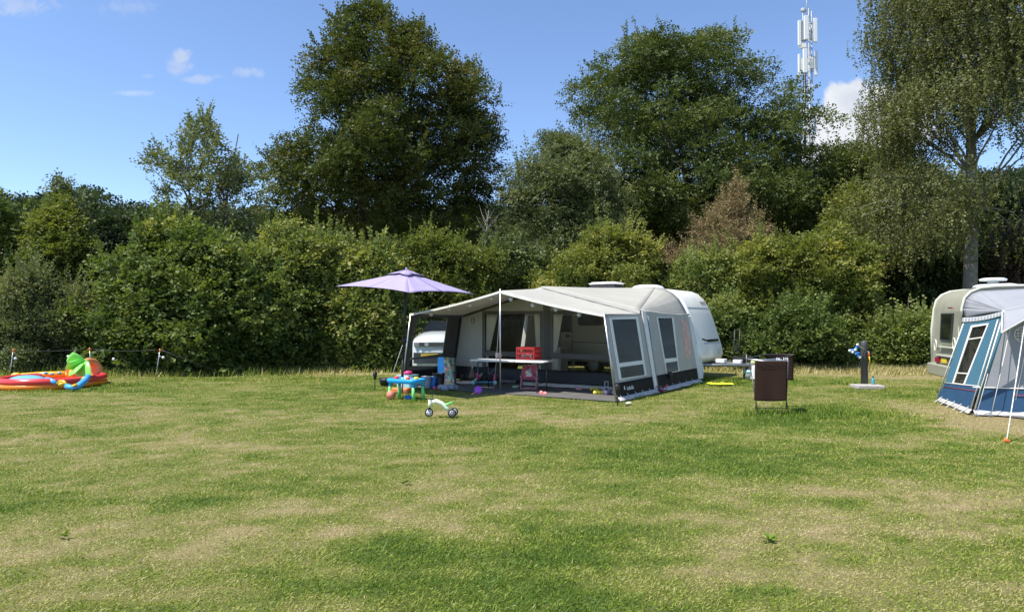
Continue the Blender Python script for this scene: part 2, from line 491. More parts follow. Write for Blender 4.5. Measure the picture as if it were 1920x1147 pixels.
t.links.new(gn2.outputs['Fac'], mr.inputs['Value'])
t.links.new(cr.outputs[0], mm.inputs['A']); t.links.new(mr.outputs['Result'], mm.inputs['B'])
t.links.new(mm.outputs['Result'], b.inputs['Base Color'])
bp = t.nodes.new('ShaderNodeBump'); bp.inputs['Strength'].default_value = 0.6; bp.inputs['Distance'].default_value = 0.03
t.links.new(gn.outputs['Fac'], bp.inputs['Height']); t.links.new(bp.outputs[0], b.inputs['Normal'])
me = bpy.data.meshes.new('ground')
nx, ny = len(xs), len(ys)
idx = np.arange(nx * ny).reshape(ny, nx)
fa = np.stack([idx[:-1, :-1], idx[:-1, 1:], idx[1:, 1:], idx[1:, :-1]], -1).reshape(-1, 4)
me.vertices.add(nx * ny); me.vertices.foreach_set('co', np.stack([X, Y, Z], -1).astype(np.float32).ravel())
me.loops.add(fa.size); me.loops.foreach_set('vertex_index', fa.astype(np.int32).ravel())
me.polygons.add(len(fa)); me.polygons.foreach_set('loop_start', np.arange(0, fa.size, 4, dtype=np.int32))
a = me.attributes.new('tone', 'FLOAT', 'POINT'); a.data.foreach_set('value', dryness(X, Y).astype(np.float32).ravel())
me.update(calc_edges=True); me.polygons.foreach_set('use_smooth', [True] * len(fa)); me.materials.append(gm)
ground = bpy.data.objects.new('ground', me); scene.collection.objects.link(ground); ground['kind'] = 'structure'
ground['label'] = 'patchy mown lawn with green and dried straw coloured areas'

# the two awning footprints (kept free of grass)
PH = math.radians(33)
AU = Vector((math.cos(PH), -math.sin(PH), 0)); AV = Vector((math.sin(PH), math.cos(PH), 0)); AO = Vector((2.2, 14.3, 0))
def A(a, b, z=0.0): return AO + AU * a + AV * b + Vector((0, 0, z))
PH2 = math.radians(18)
BU = Vector((math.cos(PH2), -math.sin(PH2), 0)); BV = Vector((math.sin(PH2), math.cos(PH2), 0)); BO = Vector((8.32, 12.36, 0))
def B(a, b, z=0.0): return BO + BU * a + BV * b + Vector((0, 0, z))
def local(x, y, O, U, V):
    dx, dy = x - O.x, y - O.y
    return dx * U.x + dy * U.y, dx * V.x + dy * V.y
def free(x, y, m=0.0):
    a1, b1 = local(x, y, AO, AU, AV); a2, b2 = local(x, y, BO, BU, BV)
    in1 = (a1 > -6.05 + m) & (a1 < 0 - m) & (b1 > -0.0 + m) & (b1 < 5.6)
    in2 = (a2 > 0.0 + m) & (a2 < 8) & (b2 > -0.55 + m) & (b2 < 2.3)
    return ~(in1 | in2)

def blades(N, dmin, dmax, xfun, hrange, wbase, tilt, toneoff=0.0, power=0.5, seed=3, bright=0.35):
    r = np.random.default_rng(seed)
    u = r.random(N)
    p = 1 - power
    d = (dmin ** p + u * (dmax ** p - dmin ** p)) ** (1 / p)
    x = xfun(d, r)
    k = free(x, d); x, d = x[k], d[k]; N = len(x)
    return _blades(x, d, hrange, wbase, tilt, toneoff, r, bright)
def _blades(x, d, hrange, wbase, tilt, toneoff, r, bright=0.35):
    N = len(x)
    z = gheight(x, d) - 0.004
    dr = dryness(x, d)
    h = r.uniform(hrange[0], hrange[1], N) * (1.15 - 0.55 * dr)
    w = wbase * (np.maximum(d, 3) / 4) ** 0.75 * r.uniform(0.6, 1.4, N)
    az = r.random(N) * 2 * PI
    tl = np.abs(r.normal(tilt, 0.35, N))
    tl = np.clip(tl + dr * 0.35, 0, 1.35)
    top = np.stack([np.cos(az) * np.sin(tl) * h, np.sin(az) * np.sin(tl) * h, np.cos(tl) * h], -1)
    sa = az + r.normal(PI / 2, 0.5, N)
    sd = np.stack([np.cos(sa), np.sin(sa), r.normal(0, 0.15, N)], -1) * w[:, None]
    base = np.stack([x, d, z], -1)
    v = np.stack([base - sd * 0.5, base + sd * 0.5, base + top * 0.62 + sd * 0.35 + np.array([0, 0, 0.004]), base + top], 1)
    clump = (vnoise(x, d, 0.16, 77) - 0.5) + 0.8 * (vnoise(x, d * 1.3, 0.42, 78) - 0.5)
    tone = 0.03 + dr * 0.93 + r.normal(0, 0.17, N) + clump * bright + toneoff + np.where(r.random(N) < 0.06, 0.35, 0)
    return v, tone
grass_m = mat_tone('grass_blade', [(0.088, 0.155, 0.014), (0.170, 0.245, 0.022), (0.270, 0.300, 0.044), (0.370, 0.335, 0.115), (0.48, 0.415, 0.205)], rough=0.55, transl=0.25, spec=0.3)
v, tn = blades(820000, 2.6, 27, lambda d, r: r.uniform(-1, 1, len(d)) * (0.80 * d + 1.2), (0.018, 0.044), 0.0056, 0.95, power=0.45)
lg = np_mesh('lawn_grass', v, 4, grass_m, None, tn)
tag(lg, 'short mown lawn grass covering the campsite pitch', 'grass', kind='stuff')

# taller unmown grass: strip along the hedge foot and fringes
def strip(pts, N, spread, r):
    pts = np.array(pts); seg = r.integers(0, len(pts) - 1, N); t_ = r.random(N)
    p = pts[seg] * (1 - t_[:, None]) + pts[seg + 1] * t_[:, None]
    return p[:, 0] + r.normal(0, spread * .5, N), p[:, 1] + r.normal(0, spread, N)
r = np.random.default_rng(21)
hx, hy = strip([(-20, 22.6), (-12, 21.6), (-8.5, 22.2), (-5.5, 22.9), (-3.3, 24.0)], 9000, 0.8, r)
hx2, hy2 = strip([(6.8, 23.9), (9.5, 23.4), (12.0, 22.6), (14.5, 22.6)], 26000, 0.55, r)
hx = np.concatenate([hx, hx2]); hy = np.concatenate([hy, hy2])
k = free(hx, hy); hx, hy = hx[k], hy[k]
v, tn = _blades(hx, hy, (0.08, 0.38), 0.006, 0.35, 0.22, r)
vg = np_mesh('verge_grass', v, 4, grass_m, None, tn + np.where(hx > 0, 0.22, -0.12))
tag(vg, 'tall dry unmown grass along the foot of the hedge', 'grass', kind='stuff')
# greener long tufts: around umbrella foot, towel rack, awning edge, tap slab
tx, ty = [], []
def tuft(px, py, n, sx, sy):
    p = G(px, py); tx.append(p.x + r.normal(0, sx, n)); ty.append(p.y + r.normal(0, sy, n))
for q in [(752, 742, 500, .25, .2), (1455, 772, 900, .7, .3), (1540, 776, 800, 1.0, .6), (780, 752, 350, .4, .15), (20, 722, 500, .5, .3), (110, 733, 900, 1.2, .12), (205, 722, 500, .4, .3), (1380, 712, 1800, .8, .5), (1340, 716, 900, .5, .4), (1660, 775, 900, .7, .7),
          (1600, 720, 400, .25, .2), (1655, 728, 300, .2, .2), (500, 712, 1500, 2.0, .4), (1290, 722, 500, .5, .15), (1190, 746, 300, .3, .1), (600, 710, 900, 1.3, .4), (980, 1020, 300, .4, .3)]: tuft(*q)
tx = np.concatenate(tx); ty = np.concatenate(ty)
k = free(tx, ty); tx, ty = tx[k], ty[k]
v, tn = _blades(tx, ty, (0.05, 0.11), 0.0055, 0.5, -0.12, r)
tg = np_mesh('long_grass', v, 4, grass_m, None, tn - 0.02)
tag(tg, 'longer green grass tufts the mower missed', 'grass', kind='stuff')

# ------------------------------------------------------------ foliage
def weeds():
    r = np.random.default_rng(66)
    for (px, py, n, lb) in ((1441, 1012, 16, 'small leafy weed in the foreground lawn right of centre'), (118, 1006, 9, 'flat plantain weed low in the lawn at the left'), (760, 905, 10, 'broad leaved weed in the lawn below the trike')):
        p = G(px, py); C = np.tile(np.array([p.x, p.y, 0.012]), (n, 1)) + r.normal(0, .002, (n, 3)) * np.array([1, 1, .2])
        az = r.random(n) * 2 * PI; D = np.stack([np.cos(az), np.sin(az), r.uniform(.1, .6, n)], -1)
        v = sprigs(C, D, .0, 1, .07, .025, r, .3, 1.0, .2)
        o = np_mesh('weed', v, 4, grass_m, None, np.full(len(v), .12) + r.normal(0, .08, len(v)), loc=(p.x, p.y, 0)); tag(o, lb, 'weed', 'weeds in the lawn')
def unit(a): return a / np.maximum(np.linalg.norm(a, axis=-1, keepdims=True), 1e-9)
def sprigs(C, D, L, nl, ll, lw, r, flat=0.45, fwd=0.5, jit=0.3):
    N = len(C); D = unit(D)
    up = np.array([0, 0, 1.0]) + r.normal(0, flat, (N, 3))
    up = unit(up - D * (up * D).sum(-1, keepdims=True)); side = np.cross(D, up)
    tt = (np.arange(nl) + 0.5) / nl - 0.5; sg = np.where(np.arange(nl) % 2 == 0, 1.0, -1.0)
    Ls = (L * r.uniform(0.6, 1.3, N))[:, None, None]
    base = C[:, None, :] + D[:, None, :] * Ls * tt[None, :, None]
    ld = unit(D[:, None, :] * fwd + side[:, None, :] * sg[None, :, None] + r.normal(0, jit, (N, nl, 3)))
    ln = up[:, None, :] + r.normal(0, flat, (N, nl, 3))
    ls = unit(np.cross(ld, ln))
    s = r.uniform(0.65, 1.25, (N, nl, 1)); l = ll * s; w = lw * s
    v = np.stack([base, base + ld * l * 0.45 + ls * w * 0.5, base + ld * l, base + ld * l * 0.45 - ls * w * 0.5], 2)
    return v.reshape(-1, 4, 3)

def prof_fn(rows, d):
    """photo outline rows (y, xl, xr) at distance d -> arrays z, centre x, half width"""
    zs, cs, hs = [], [], []
    for (py, xl, xr) in rows:
        a = at(xl, py, d); b_ = at(xr, py, d)
        zs.append(a.z); cs.append((a.x + b_.x) / 2); hs.append((b_.x - a.x) / 2)
    zs, cs, hs = map(np.array, (zs, cs, hs)); o = np.argsort(zs)
    return zs[o], cs[o], hs[o]

def foliage(rows, d, nblob, rb, nspr, nl, ll, lw, L, r, depth=0.8, tone=0.5, tvar=0.12, droop=0.0, flat=0.45, fill=0.25, zflat=0.65, ztone=0.12, base_z=None, shoots=0, shoot_len=.7, gap=0.0, wvar=(.84, .34)):
    zs, cs, hs = prof_fn(rows, d)
    z0 = zs[0] if base_z is None else base_z; z1 = zs[-1]
    zz = r.uniform(z0, z1, nblob * 6); wgt = np.interp(zz, zs, hs)
    keep = r.random(len(zz)) < wgt / hs.max(); zz = zz[keep][:nblob]
    n = len(zz); hw = np.interp(zz, zs, hs); cx = np.interp(zz, zs, cs)
    th = r.random(n) * 2 * PI
    sd_ = int(r.integers(1, 999))
    hw = hw * (wvar[0] + wvar[1] * vnoise(np.cos(th) * 2.2 + zz * .35, zz * 1.0 + np.sin(th) * 2.2, 1.0, sd_))
    R = r.uniform(rb[0], rb[1], n); R = np.minimum(R, hw * 0.8 + 0.15)
    rr = np.sqrt(r.random(n)) ** 0.7
    ext = np.maximum(hw - R * 0.75, 0.02)
    bc = np.stack([cx + np.cos(th) * rr * ext, d + np.sin(th) * rr * ext * depth, zz - R * 0.35], -1)
    if gap:
        kk_ = vnoise(bc[:, 0] + bc[:, 1] * .6, bc[:, 2] + bc[:, 1] * .3, rb[1] * 1.3, sd_ + 1) > gap
        bc, R = bc[kk_], R[kk_]; n = len(bc)
    blobtone = r.normal(0, tvar, n)
    per = np.maximum((nspr * (R / np.mean(rb)) ** 2).astype(int), 4)
    bi = np.repeat(np.arange(n), per); N = len(bi)
    dr = unit(r.normal(0, 1, (N, 3)) + np.array([0, -0.15, 0.45]))
    rad = R[bi] * (0.62 + 0.5 * r.random(N) ** 0.6)
    C = bc[bi] + dr * rad[:, None] * np.array([1, 1, zflat])
    D = dr * np.array([1, 1, 0.55]) + r.normal(0, 0.35, (N, 3)) - np.array([0, 0, droop])
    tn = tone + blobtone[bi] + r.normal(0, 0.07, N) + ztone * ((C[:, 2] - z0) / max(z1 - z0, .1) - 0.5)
    # sparse inner leaves so that the crown is not hollow
    nf = int(N * fill)
    if nf:
        zf = r.uniform(z0, z1, nf); hf = np.interp(zf, zs, hs) * 0.82; cf = np.interp(zf, zs, cs); tf = r.random(nf) * 2 * PI; rf = np.sqrt(r.random(nf))
        Cf = np.stack([cf + np.cos(tf) * rf * hf, d + np.sin(tf) * rf * hf * depth, zf - 0.3], -1)
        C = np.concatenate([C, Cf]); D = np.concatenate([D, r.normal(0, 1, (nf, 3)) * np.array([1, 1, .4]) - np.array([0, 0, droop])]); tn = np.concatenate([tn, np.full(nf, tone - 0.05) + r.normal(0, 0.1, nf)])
    if shoots:
        # young twigs that stick out beyond the clumps
        si = r.integers(0, n, shoots); sdir = unit(r.normal(0, .55, (shoots, 3)) + unit(bc[si] - np.array([cs.mean(), d, z0])) * .8 + np.array([0, 0, 1.0]))
        ns = 5; tt_ = np.linspace(.5, 1.15, ns); sl = R[si] * .7 + r.uniform(.3, 1.0, shoots) * shoot_len
        Cs = (bc[si][:, None, :] + sdir[:, None, :] * (sl[:, None] * tt_[None, :])[..., None]).reshape(-1, 3)
        C = np.concatenate([C, Cs]); D = np.concatenate([D, np.repeat(sdir, ns, 0)]); tn = np.concatenate([tn, np.full(len(Cs), tone + .12) + r.normal(0, .08, len(Cs))])
    if base_z is not None:
        C[:, 2] = np.maximum(C[:, 2], 0.06 + 0.1 * r.random(len(C)))
    v = sprigs(C, D, L, nl, ll, lw, r, flat)
    tone_l = np.repeat(tn, nl) + r.normal(0, 0.06, len(v))
    return v, tone_l, bc, R

def limb_path(p0, p1, r, sag=0.12, n=5):
    p0, p1 = np.array(p0, float), np.array(p1, float); L = np.linalg.norm(p1 - p0); out = []
    for i in range(n + 1):
        t = i / n; p = p0 * (1 - t) + p1 * t
        p = p + np.array([0, 0, 1]) * (4 * t * (1 - t)) * L * -sag * 0.3 + (r.normal(0, 0.03, 3) * L if 0 < i < n else 0)
        out.append(p)
    return out
def trunk_mesh(x, y, h, r0, bc, r, nlimb=24, lean=(0, 0), fork=0.25, stems=1, limb_r=0.28):
    mb = MB()
    axes = []
    for s_ in range(stems):
        ox = (s_ - (stems - 1) / 2) * r0 * 2.2; pts = []; rad = []
        n = 12
        for i in range(n + 1):
            t = i / n
            pts.append((x + ox + lean[0] * t + ox * 5 * t + math.sin(t * 5 + s_ * 2 + x) * 0.02 * h * t, y + lean[1] * t + math.cos(t * 4 + s_) * 0.02 * h * t, t * h - 0.1))
            rad.append(max(r0 * (1 - t) ** 0.8 / (1 if stems == 1 else 1.3), 0.02) * (1.35 if i == 0 else 1))
        mb.tube(pts, rad, 10); axes.append((pts, rad))
    sel = r.choice(len(bc), min(nlimb, len(bc)), replace=False)
    for i in sel:
        c = bc[i]; pts, rad = axes[r.integers(0, stems)]
        dist = math.hypot(c[0] - x, c[1] - y)
        zt = max(min(c[2] - dist * 0.55, h * 0.92), h * fork)
        k = min(int(zt / h * 12), 11)
        p0 = pts[k]; ra = max(rad[k] * limb_r * 1.6, 0.02)
        path = limb_path(p0, c, r)
        mb.tube([tuple(q) for q in path], [ra * (1 - j / len(path)) ** 0.8 + 0.008 for j in range(len(path))], 5, cap=False)
    return mb
bark = mat('bark_brown', (0.075, 0.06, 0.045), 0.9, var=0.35, vscale=9, bump=0.8, bscale=30)
bark_g = mat('bark_grey', (0.17, 0.155, 0.13), 0.9, var=0.35, vscale=7, bump=0.6, bscale=30)

def plant(name, label, cat, d, rows, leaf, spec, seed, trunk=None, group=None, part='crown', to_ground=False):
    r = np.random.default_rng(seed)
    zs, cs, hs = prof_fn(rows, d)
    x0 = trunk.pop('x') if trunk and 'x' in trunk else float(np.interp(zs[0], zs, cs))
    root = thing(name, label, cat, (x0, d, 0), 0, group)
    v, tn, bc, R = foliage(rows, d, r=r, base_z=0.15 if to_ground else None, **spec)
    np_mesh(part, v, 4, leaf, root, tn, loc=(x0, d, 0))
    tk = trunk or {}
    h = tk.pop('h', zs[-1] * 0.9); r0 = tk.pop('r0', 0.06); bm = tk.pop('mat', bark)
    trunk_mesh(x0, d, h, r0, bc, r, **tk).build('trunk' if r0 > 0.1 else 'stem', bm, root)
    return root

m_beech = mat_tone('leaf_beech', [(0.020, 0.034, 0.010), (0.057, 0.079, 0.020), (0.101, 0.117, 0.029), (0.168, 0.137, 0.039)], 0.55, 0.22)
m_oak = mat_tone('leaf_oak', [(0.031, 0.045, 0.015), (0.068, 0.095, 0.031), (0.116, 0.143, 0.043), (0.189, 0.188, 0.061)], 0.55, 0.22)
m_birch = mat_tone('leaf_birch', [(0.044, 0.052, 0.018), (0.100, 0.110, 0.038), (0.170, 0.175, 0.065), (0.260, 0.250, 0.110)], 0.5, 0.3)
m_hazel = mat_tone('leaf_hazel', [(0.040, 0.068, 0.019), (0.101, 0.145, 0.037), (0.185, 0.220, 0.060), (0.333, 0.325, 0.098)], 0.55, 0.28)
m_yell = mat_tone('leaf_yellow_green', [(0.050, 0.070, 0.015), (0.122, 0.153, 0.034), (0.213, 0.226, 0.054), (0.344, 0.313, 0.085)], 0.5, 0.32)
m_olive = mat_tone('leaf_olive', [(0.055, 0.072, 0.030), (0.110, 0.133, 0.054), (0.176, 0.197, 0.086), (0.277, 0.274, 0.128)], 0.55, 0.25)
m_dead = mat_tone('dead_needles', [(0.12, 0.090, 0.040), (0.22, 0.165, 0.075), (0.32, 0.245, 0.115), (0.42, 0.335, 0.180)], 0.7, 0.15, tcol=(1.1, 1, .8))
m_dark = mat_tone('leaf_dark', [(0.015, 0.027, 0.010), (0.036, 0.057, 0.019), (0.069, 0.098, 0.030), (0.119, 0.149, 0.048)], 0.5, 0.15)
m_purple = mat_tone('leaf_purple', [(0.044, 0.030, 0.024), (0.102, 0.068, 0.057), (0.175, 0.115, 0.095), (0.277, 0.189, 0.162)], 0.5, 0.2, tcol=(1.2, 1, .9))

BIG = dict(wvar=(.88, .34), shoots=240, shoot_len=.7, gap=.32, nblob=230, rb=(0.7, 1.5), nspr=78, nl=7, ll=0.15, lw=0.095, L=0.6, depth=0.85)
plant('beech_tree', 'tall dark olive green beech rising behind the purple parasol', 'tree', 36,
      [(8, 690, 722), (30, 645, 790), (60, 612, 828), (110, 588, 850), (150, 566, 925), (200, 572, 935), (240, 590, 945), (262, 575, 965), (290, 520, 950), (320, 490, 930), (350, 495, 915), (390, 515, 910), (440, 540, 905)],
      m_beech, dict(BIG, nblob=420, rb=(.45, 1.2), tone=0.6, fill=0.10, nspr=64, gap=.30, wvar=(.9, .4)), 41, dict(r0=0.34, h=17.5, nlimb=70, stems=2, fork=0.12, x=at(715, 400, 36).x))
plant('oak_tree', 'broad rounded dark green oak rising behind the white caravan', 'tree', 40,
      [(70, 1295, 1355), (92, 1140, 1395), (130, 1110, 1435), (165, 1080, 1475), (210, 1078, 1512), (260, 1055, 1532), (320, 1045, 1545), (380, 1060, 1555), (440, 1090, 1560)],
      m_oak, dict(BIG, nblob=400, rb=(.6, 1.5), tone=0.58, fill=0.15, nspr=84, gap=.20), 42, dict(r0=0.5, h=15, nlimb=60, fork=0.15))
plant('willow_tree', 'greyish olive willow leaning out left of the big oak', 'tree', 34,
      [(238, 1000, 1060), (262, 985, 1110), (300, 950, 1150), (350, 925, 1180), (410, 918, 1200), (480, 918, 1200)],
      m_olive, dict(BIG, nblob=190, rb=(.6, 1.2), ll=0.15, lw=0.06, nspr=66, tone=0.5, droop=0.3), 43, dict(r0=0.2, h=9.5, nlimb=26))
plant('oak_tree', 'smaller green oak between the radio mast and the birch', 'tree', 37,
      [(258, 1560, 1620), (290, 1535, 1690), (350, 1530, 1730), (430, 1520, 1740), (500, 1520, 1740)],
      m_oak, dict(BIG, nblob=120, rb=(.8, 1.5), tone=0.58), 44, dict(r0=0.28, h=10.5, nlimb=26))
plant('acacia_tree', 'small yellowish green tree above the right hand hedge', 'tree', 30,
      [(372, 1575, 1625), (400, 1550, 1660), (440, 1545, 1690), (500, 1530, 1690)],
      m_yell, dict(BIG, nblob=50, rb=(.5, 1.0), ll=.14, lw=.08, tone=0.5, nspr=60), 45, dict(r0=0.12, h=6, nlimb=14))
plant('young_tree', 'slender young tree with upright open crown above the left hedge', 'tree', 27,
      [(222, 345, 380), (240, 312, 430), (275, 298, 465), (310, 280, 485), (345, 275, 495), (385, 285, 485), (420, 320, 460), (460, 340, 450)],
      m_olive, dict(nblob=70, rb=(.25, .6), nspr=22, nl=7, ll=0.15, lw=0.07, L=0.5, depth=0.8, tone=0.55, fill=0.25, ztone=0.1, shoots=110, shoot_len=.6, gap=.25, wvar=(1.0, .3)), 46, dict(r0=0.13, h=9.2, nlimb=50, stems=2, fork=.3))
plant('sapling', 'thin pale sapling poking above the far left hedge', 'tree', 25.5,
      [(328, 105, 122), (345, 92, 140), (370, 80, 160), (410, 70, 185), (450, 60, 190)],
      m_olive, dict(nblob=26, rb=(.25, .55), nspr=22, nl=6, ll=0.13, lw=0.06, L=0.45, depth=0.8, tone=0.5, fill=0.4), 47, dict(r0=0.05, h=6.6, nlimb=16))
# dead conifer
plant('dead_conifer', 'brown dead conifer standing above the hedge behind the caravan', 'tree', 28.5,
      [(328, 1376, 1384), (350, 1366, 1396), (375, 1345, 1408), (400, 1315, 1420), (425, 1280, 1440), (460, 1235, 1450), (490, 1235, 1450)],
      m_dead, dict(nblob=120, rb=(.18, .5), shoots=160, shoot_len=.5, gap=.2, nspr=24, nl=8, ll=0.12, lw=0.024, L=0.5, depth=0.9, tone=0.5, fill=0.35, zflat=.5, flat=.8), 48, dict(r0=0.12, h=7.4, nlimb=60, x=at(1372, 400, 28.5).x))
# weeping birch
def birch():
    r = np.random.default_rng(50); d = 26.0
    rows = [(-150, 1700, 1880), (-70, 1640, 1960), (0, 1612, 2010), (60, 1640, 2040), (140, 1650, 2050), (180, 1600, 2050), (240, 1610, 2050), (320, 1600, 2060), (400, 1600, 2060), (440, 1630, 2050), (480, 1680, 2040)]
    zs, cs, hs = prof_fn(rows, d)
    x0 = at(1812, 500, d).x
    root = thing('birch_tree', 'tall weeping birch with pale grey trunk beside the neighbouring caravan', 'tree', (x0, d, 0))
    nb = 900
    zz = r.uniform(zs[0] + .6, zs[-1], nb); hw = np.interp(zz, zs, hs); cx = np.interp(zz, zs, cs); th = r.random(nb) * 2 * PI; rr = np.sqrt(r.random(nb)) ** .8
    bc = np.stack([cx + np.cos(th) * rr * hw * .93, d + np.sin(th) * rr * hw * .75, zz], -1)
    kk_ = (vnoise(bc[:, 0] + bc[:, 1] * .4, bc[:, 2] * .8, 1.5, 501) > .35) & ~((np.abs(bc[:, 0] - x0) < .75) & (bc[:, 1] < d + .3) & (bc[:, 2] < 9.0)); bc = bc[kk_]; nb = len(bc)
    per = 15; bi = np.repeat(np.arange(nb), per)
    # each twig hangs in a strand
    top = bc[bi] + r.normal(0, .42, (nb * per, 3)) * np.array([1, 1, .5])
    Ls = r.uniform(.5, 1.7, nb * per); nn = 5
    k = (np.arange(nn) + .5) / nn
    C = top[:, None, :] + np.stack([r.normal(0, .05, (nb * per, nn)), r.normal(0, .05, (nb * per, nn)), -Ls[:, None] * k[None, :]], -1)
    tn = np.repeat(np.repeat(.5 + r.normal(0, .13, nb), per), nn) + r.normal(0, .1, nb * per * nn)
    C = C.reshape(-1, 3); D = np.array([0, 0, -1.0]) + r.normal(0, .3, C.shape)
    v = sprigs(C, D, .24, 5, .088, .064, r, .9, .5, .5)
    np_mesh('crown', v, 4, m_birch, root, np.repeat(tn, 5), loc=(x0, d, 0))
    mb = MB(); H = 17; pts = []; rad = []
    for i in range(15):
        t = i / 14; pts.append((x0 + math.sin(t * 3) * .25, d, t * H - .1)); rad.append(.27 * (1 - t) ** .8 * (1.3 if i == 0 else 1) + .015)
    mb.tube(pts, rad, 12)
    for i in r.choice(nb, 95, replace=False):
        c = bc[i]; dist = math.hypot(c[0] - x0, c[1] - d); zt = min(max(c[2] - dist * .7, 6.2), 15); kk = min(int((zt + .1) / H * 14), 13); p0 = np.array(pts[kk])
        path = [p0 * (1 - u) + c * u + np.array([0, 0, .5 * math.sin(u * PI) * dist * .25]) + (r.normal(0, .05, 3) if 0 < u < 1 else 0) for u in np.linspace(0, 1, 6)]
        mb.tube([tuple(q) for q in path], [max(rad[kk] * .27 * (1 - u * .85), .008) for u in np.linspace(0, 1, 6)], 5, cap=False)
    bm = mat('bark_birch', (0.22, 0.205, 0.18), 0.85, var=0.25, vscale=5, bump=0.5, bscale=25, dirt=((0.05, 0.045, 0.04), 0.85, 7))
    mb.build('trunk', bm, root)
birch()
# bare snag
def snag():
    x = at(912, 440, 31).x; root = thing('bare_tree', 'thin bare grey dead tree between the beech and the willow', 'tree', (x, 31, 0)); r = np.random.default_rng(5); mb = MB()
    mb.tube([(x, 31, -.1), (x + .05, 31, 3), (x - .05, 31, 5), (x + .1, 31, 6.7)], [.08, .06, .045, .02], 6)
    for i in range(26):
        z = r.uniform(4, 6.5); an = r.random() * 2 * PI; l = r.uniform(.5, 1.3)
        p = np.array([x, 31, z]); q = p + np.array([math.cos(an) * l * .6, math.sin(an) * l * .6, l * .8]); m_ = (p + q) / 2 + r.normal(0, .08, 3)
        mb.tube([tuple(p), tuple(m_), tuple(q)], [.022, .015, .007], 4, cap=False)
    mb.build('trunk', bark_g, root)
snag()
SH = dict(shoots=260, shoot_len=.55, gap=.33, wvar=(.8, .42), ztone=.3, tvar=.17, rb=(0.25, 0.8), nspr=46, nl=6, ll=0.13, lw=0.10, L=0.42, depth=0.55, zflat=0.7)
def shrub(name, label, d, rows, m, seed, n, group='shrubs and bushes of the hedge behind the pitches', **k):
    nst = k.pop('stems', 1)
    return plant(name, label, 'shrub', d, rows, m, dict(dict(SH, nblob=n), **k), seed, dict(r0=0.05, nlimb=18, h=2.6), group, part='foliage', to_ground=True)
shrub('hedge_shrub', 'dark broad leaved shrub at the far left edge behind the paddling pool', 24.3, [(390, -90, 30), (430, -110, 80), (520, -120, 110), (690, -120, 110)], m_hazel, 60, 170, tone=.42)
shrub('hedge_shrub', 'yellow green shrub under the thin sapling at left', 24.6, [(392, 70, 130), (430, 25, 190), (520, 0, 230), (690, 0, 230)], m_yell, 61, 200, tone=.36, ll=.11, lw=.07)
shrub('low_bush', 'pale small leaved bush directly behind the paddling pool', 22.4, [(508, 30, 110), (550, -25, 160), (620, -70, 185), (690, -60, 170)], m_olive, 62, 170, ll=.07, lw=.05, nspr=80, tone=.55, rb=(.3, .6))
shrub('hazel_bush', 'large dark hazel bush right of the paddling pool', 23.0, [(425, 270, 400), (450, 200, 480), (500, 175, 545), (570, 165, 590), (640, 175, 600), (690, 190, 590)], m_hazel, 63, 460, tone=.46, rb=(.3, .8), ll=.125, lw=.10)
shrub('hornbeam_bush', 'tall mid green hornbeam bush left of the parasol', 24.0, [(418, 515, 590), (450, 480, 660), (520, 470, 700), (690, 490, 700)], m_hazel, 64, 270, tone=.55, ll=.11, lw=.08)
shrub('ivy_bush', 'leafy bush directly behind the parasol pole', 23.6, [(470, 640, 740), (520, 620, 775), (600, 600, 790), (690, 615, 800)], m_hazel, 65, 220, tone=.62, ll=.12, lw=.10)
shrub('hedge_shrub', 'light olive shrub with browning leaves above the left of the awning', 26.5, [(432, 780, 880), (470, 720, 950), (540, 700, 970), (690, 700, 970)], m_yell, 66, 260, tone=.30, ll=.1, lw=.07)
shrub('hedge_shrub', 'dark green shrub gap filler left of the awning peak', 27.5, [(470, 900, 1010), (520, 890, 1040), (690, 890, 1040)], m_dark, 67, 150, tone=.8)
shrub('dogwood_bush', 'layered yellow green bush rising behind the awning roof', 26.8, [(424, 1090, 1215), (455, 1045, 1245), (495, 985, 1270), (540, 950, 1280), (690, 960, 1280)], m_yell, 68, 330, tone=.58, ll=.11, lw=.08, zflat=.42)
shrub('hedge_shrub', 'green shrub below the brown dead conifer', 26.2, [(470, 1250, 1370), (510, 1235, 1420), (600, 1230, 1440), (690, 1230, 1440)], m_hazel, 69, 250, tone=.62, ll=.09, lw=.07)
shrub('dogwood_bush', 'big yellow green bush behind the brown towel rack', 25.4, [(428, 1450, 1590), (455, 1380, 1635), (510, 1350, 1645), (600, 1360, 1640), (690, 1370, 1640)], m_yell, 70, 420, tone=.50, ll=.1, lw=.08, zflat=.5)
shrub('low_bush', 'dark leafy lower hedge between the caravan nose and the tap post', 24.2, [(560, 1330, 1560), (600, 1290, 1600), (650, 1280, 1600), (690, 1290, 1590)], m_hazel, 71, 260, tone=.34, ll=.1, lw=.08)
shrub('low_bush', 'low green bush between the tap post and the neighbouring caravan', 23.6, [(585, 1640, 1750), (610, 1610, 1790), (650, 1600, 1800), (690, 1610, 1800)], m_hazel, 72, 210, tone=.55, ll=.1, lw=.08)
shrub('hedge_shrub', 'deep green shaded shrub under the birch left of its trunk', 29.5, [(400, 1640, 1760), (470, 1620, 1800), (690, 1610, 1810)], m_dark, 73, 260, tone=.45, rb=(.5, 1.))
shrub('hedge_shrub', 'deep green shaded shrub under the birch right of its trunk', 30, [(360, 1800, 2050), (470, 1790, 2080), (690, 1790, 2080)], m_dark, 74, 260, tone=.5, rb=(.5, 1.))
shrub('plum_bush', 'reddish brown leaved bush above the neighbouring caravan roof', 27.5, [(425, 1880, 1980), (470, 1850, 2000), (560, 1840, 2010), (690, 1840, 2010)], m_purple, 75, 110, tone=.45, nspr=26, ll=.08, lw=.06)

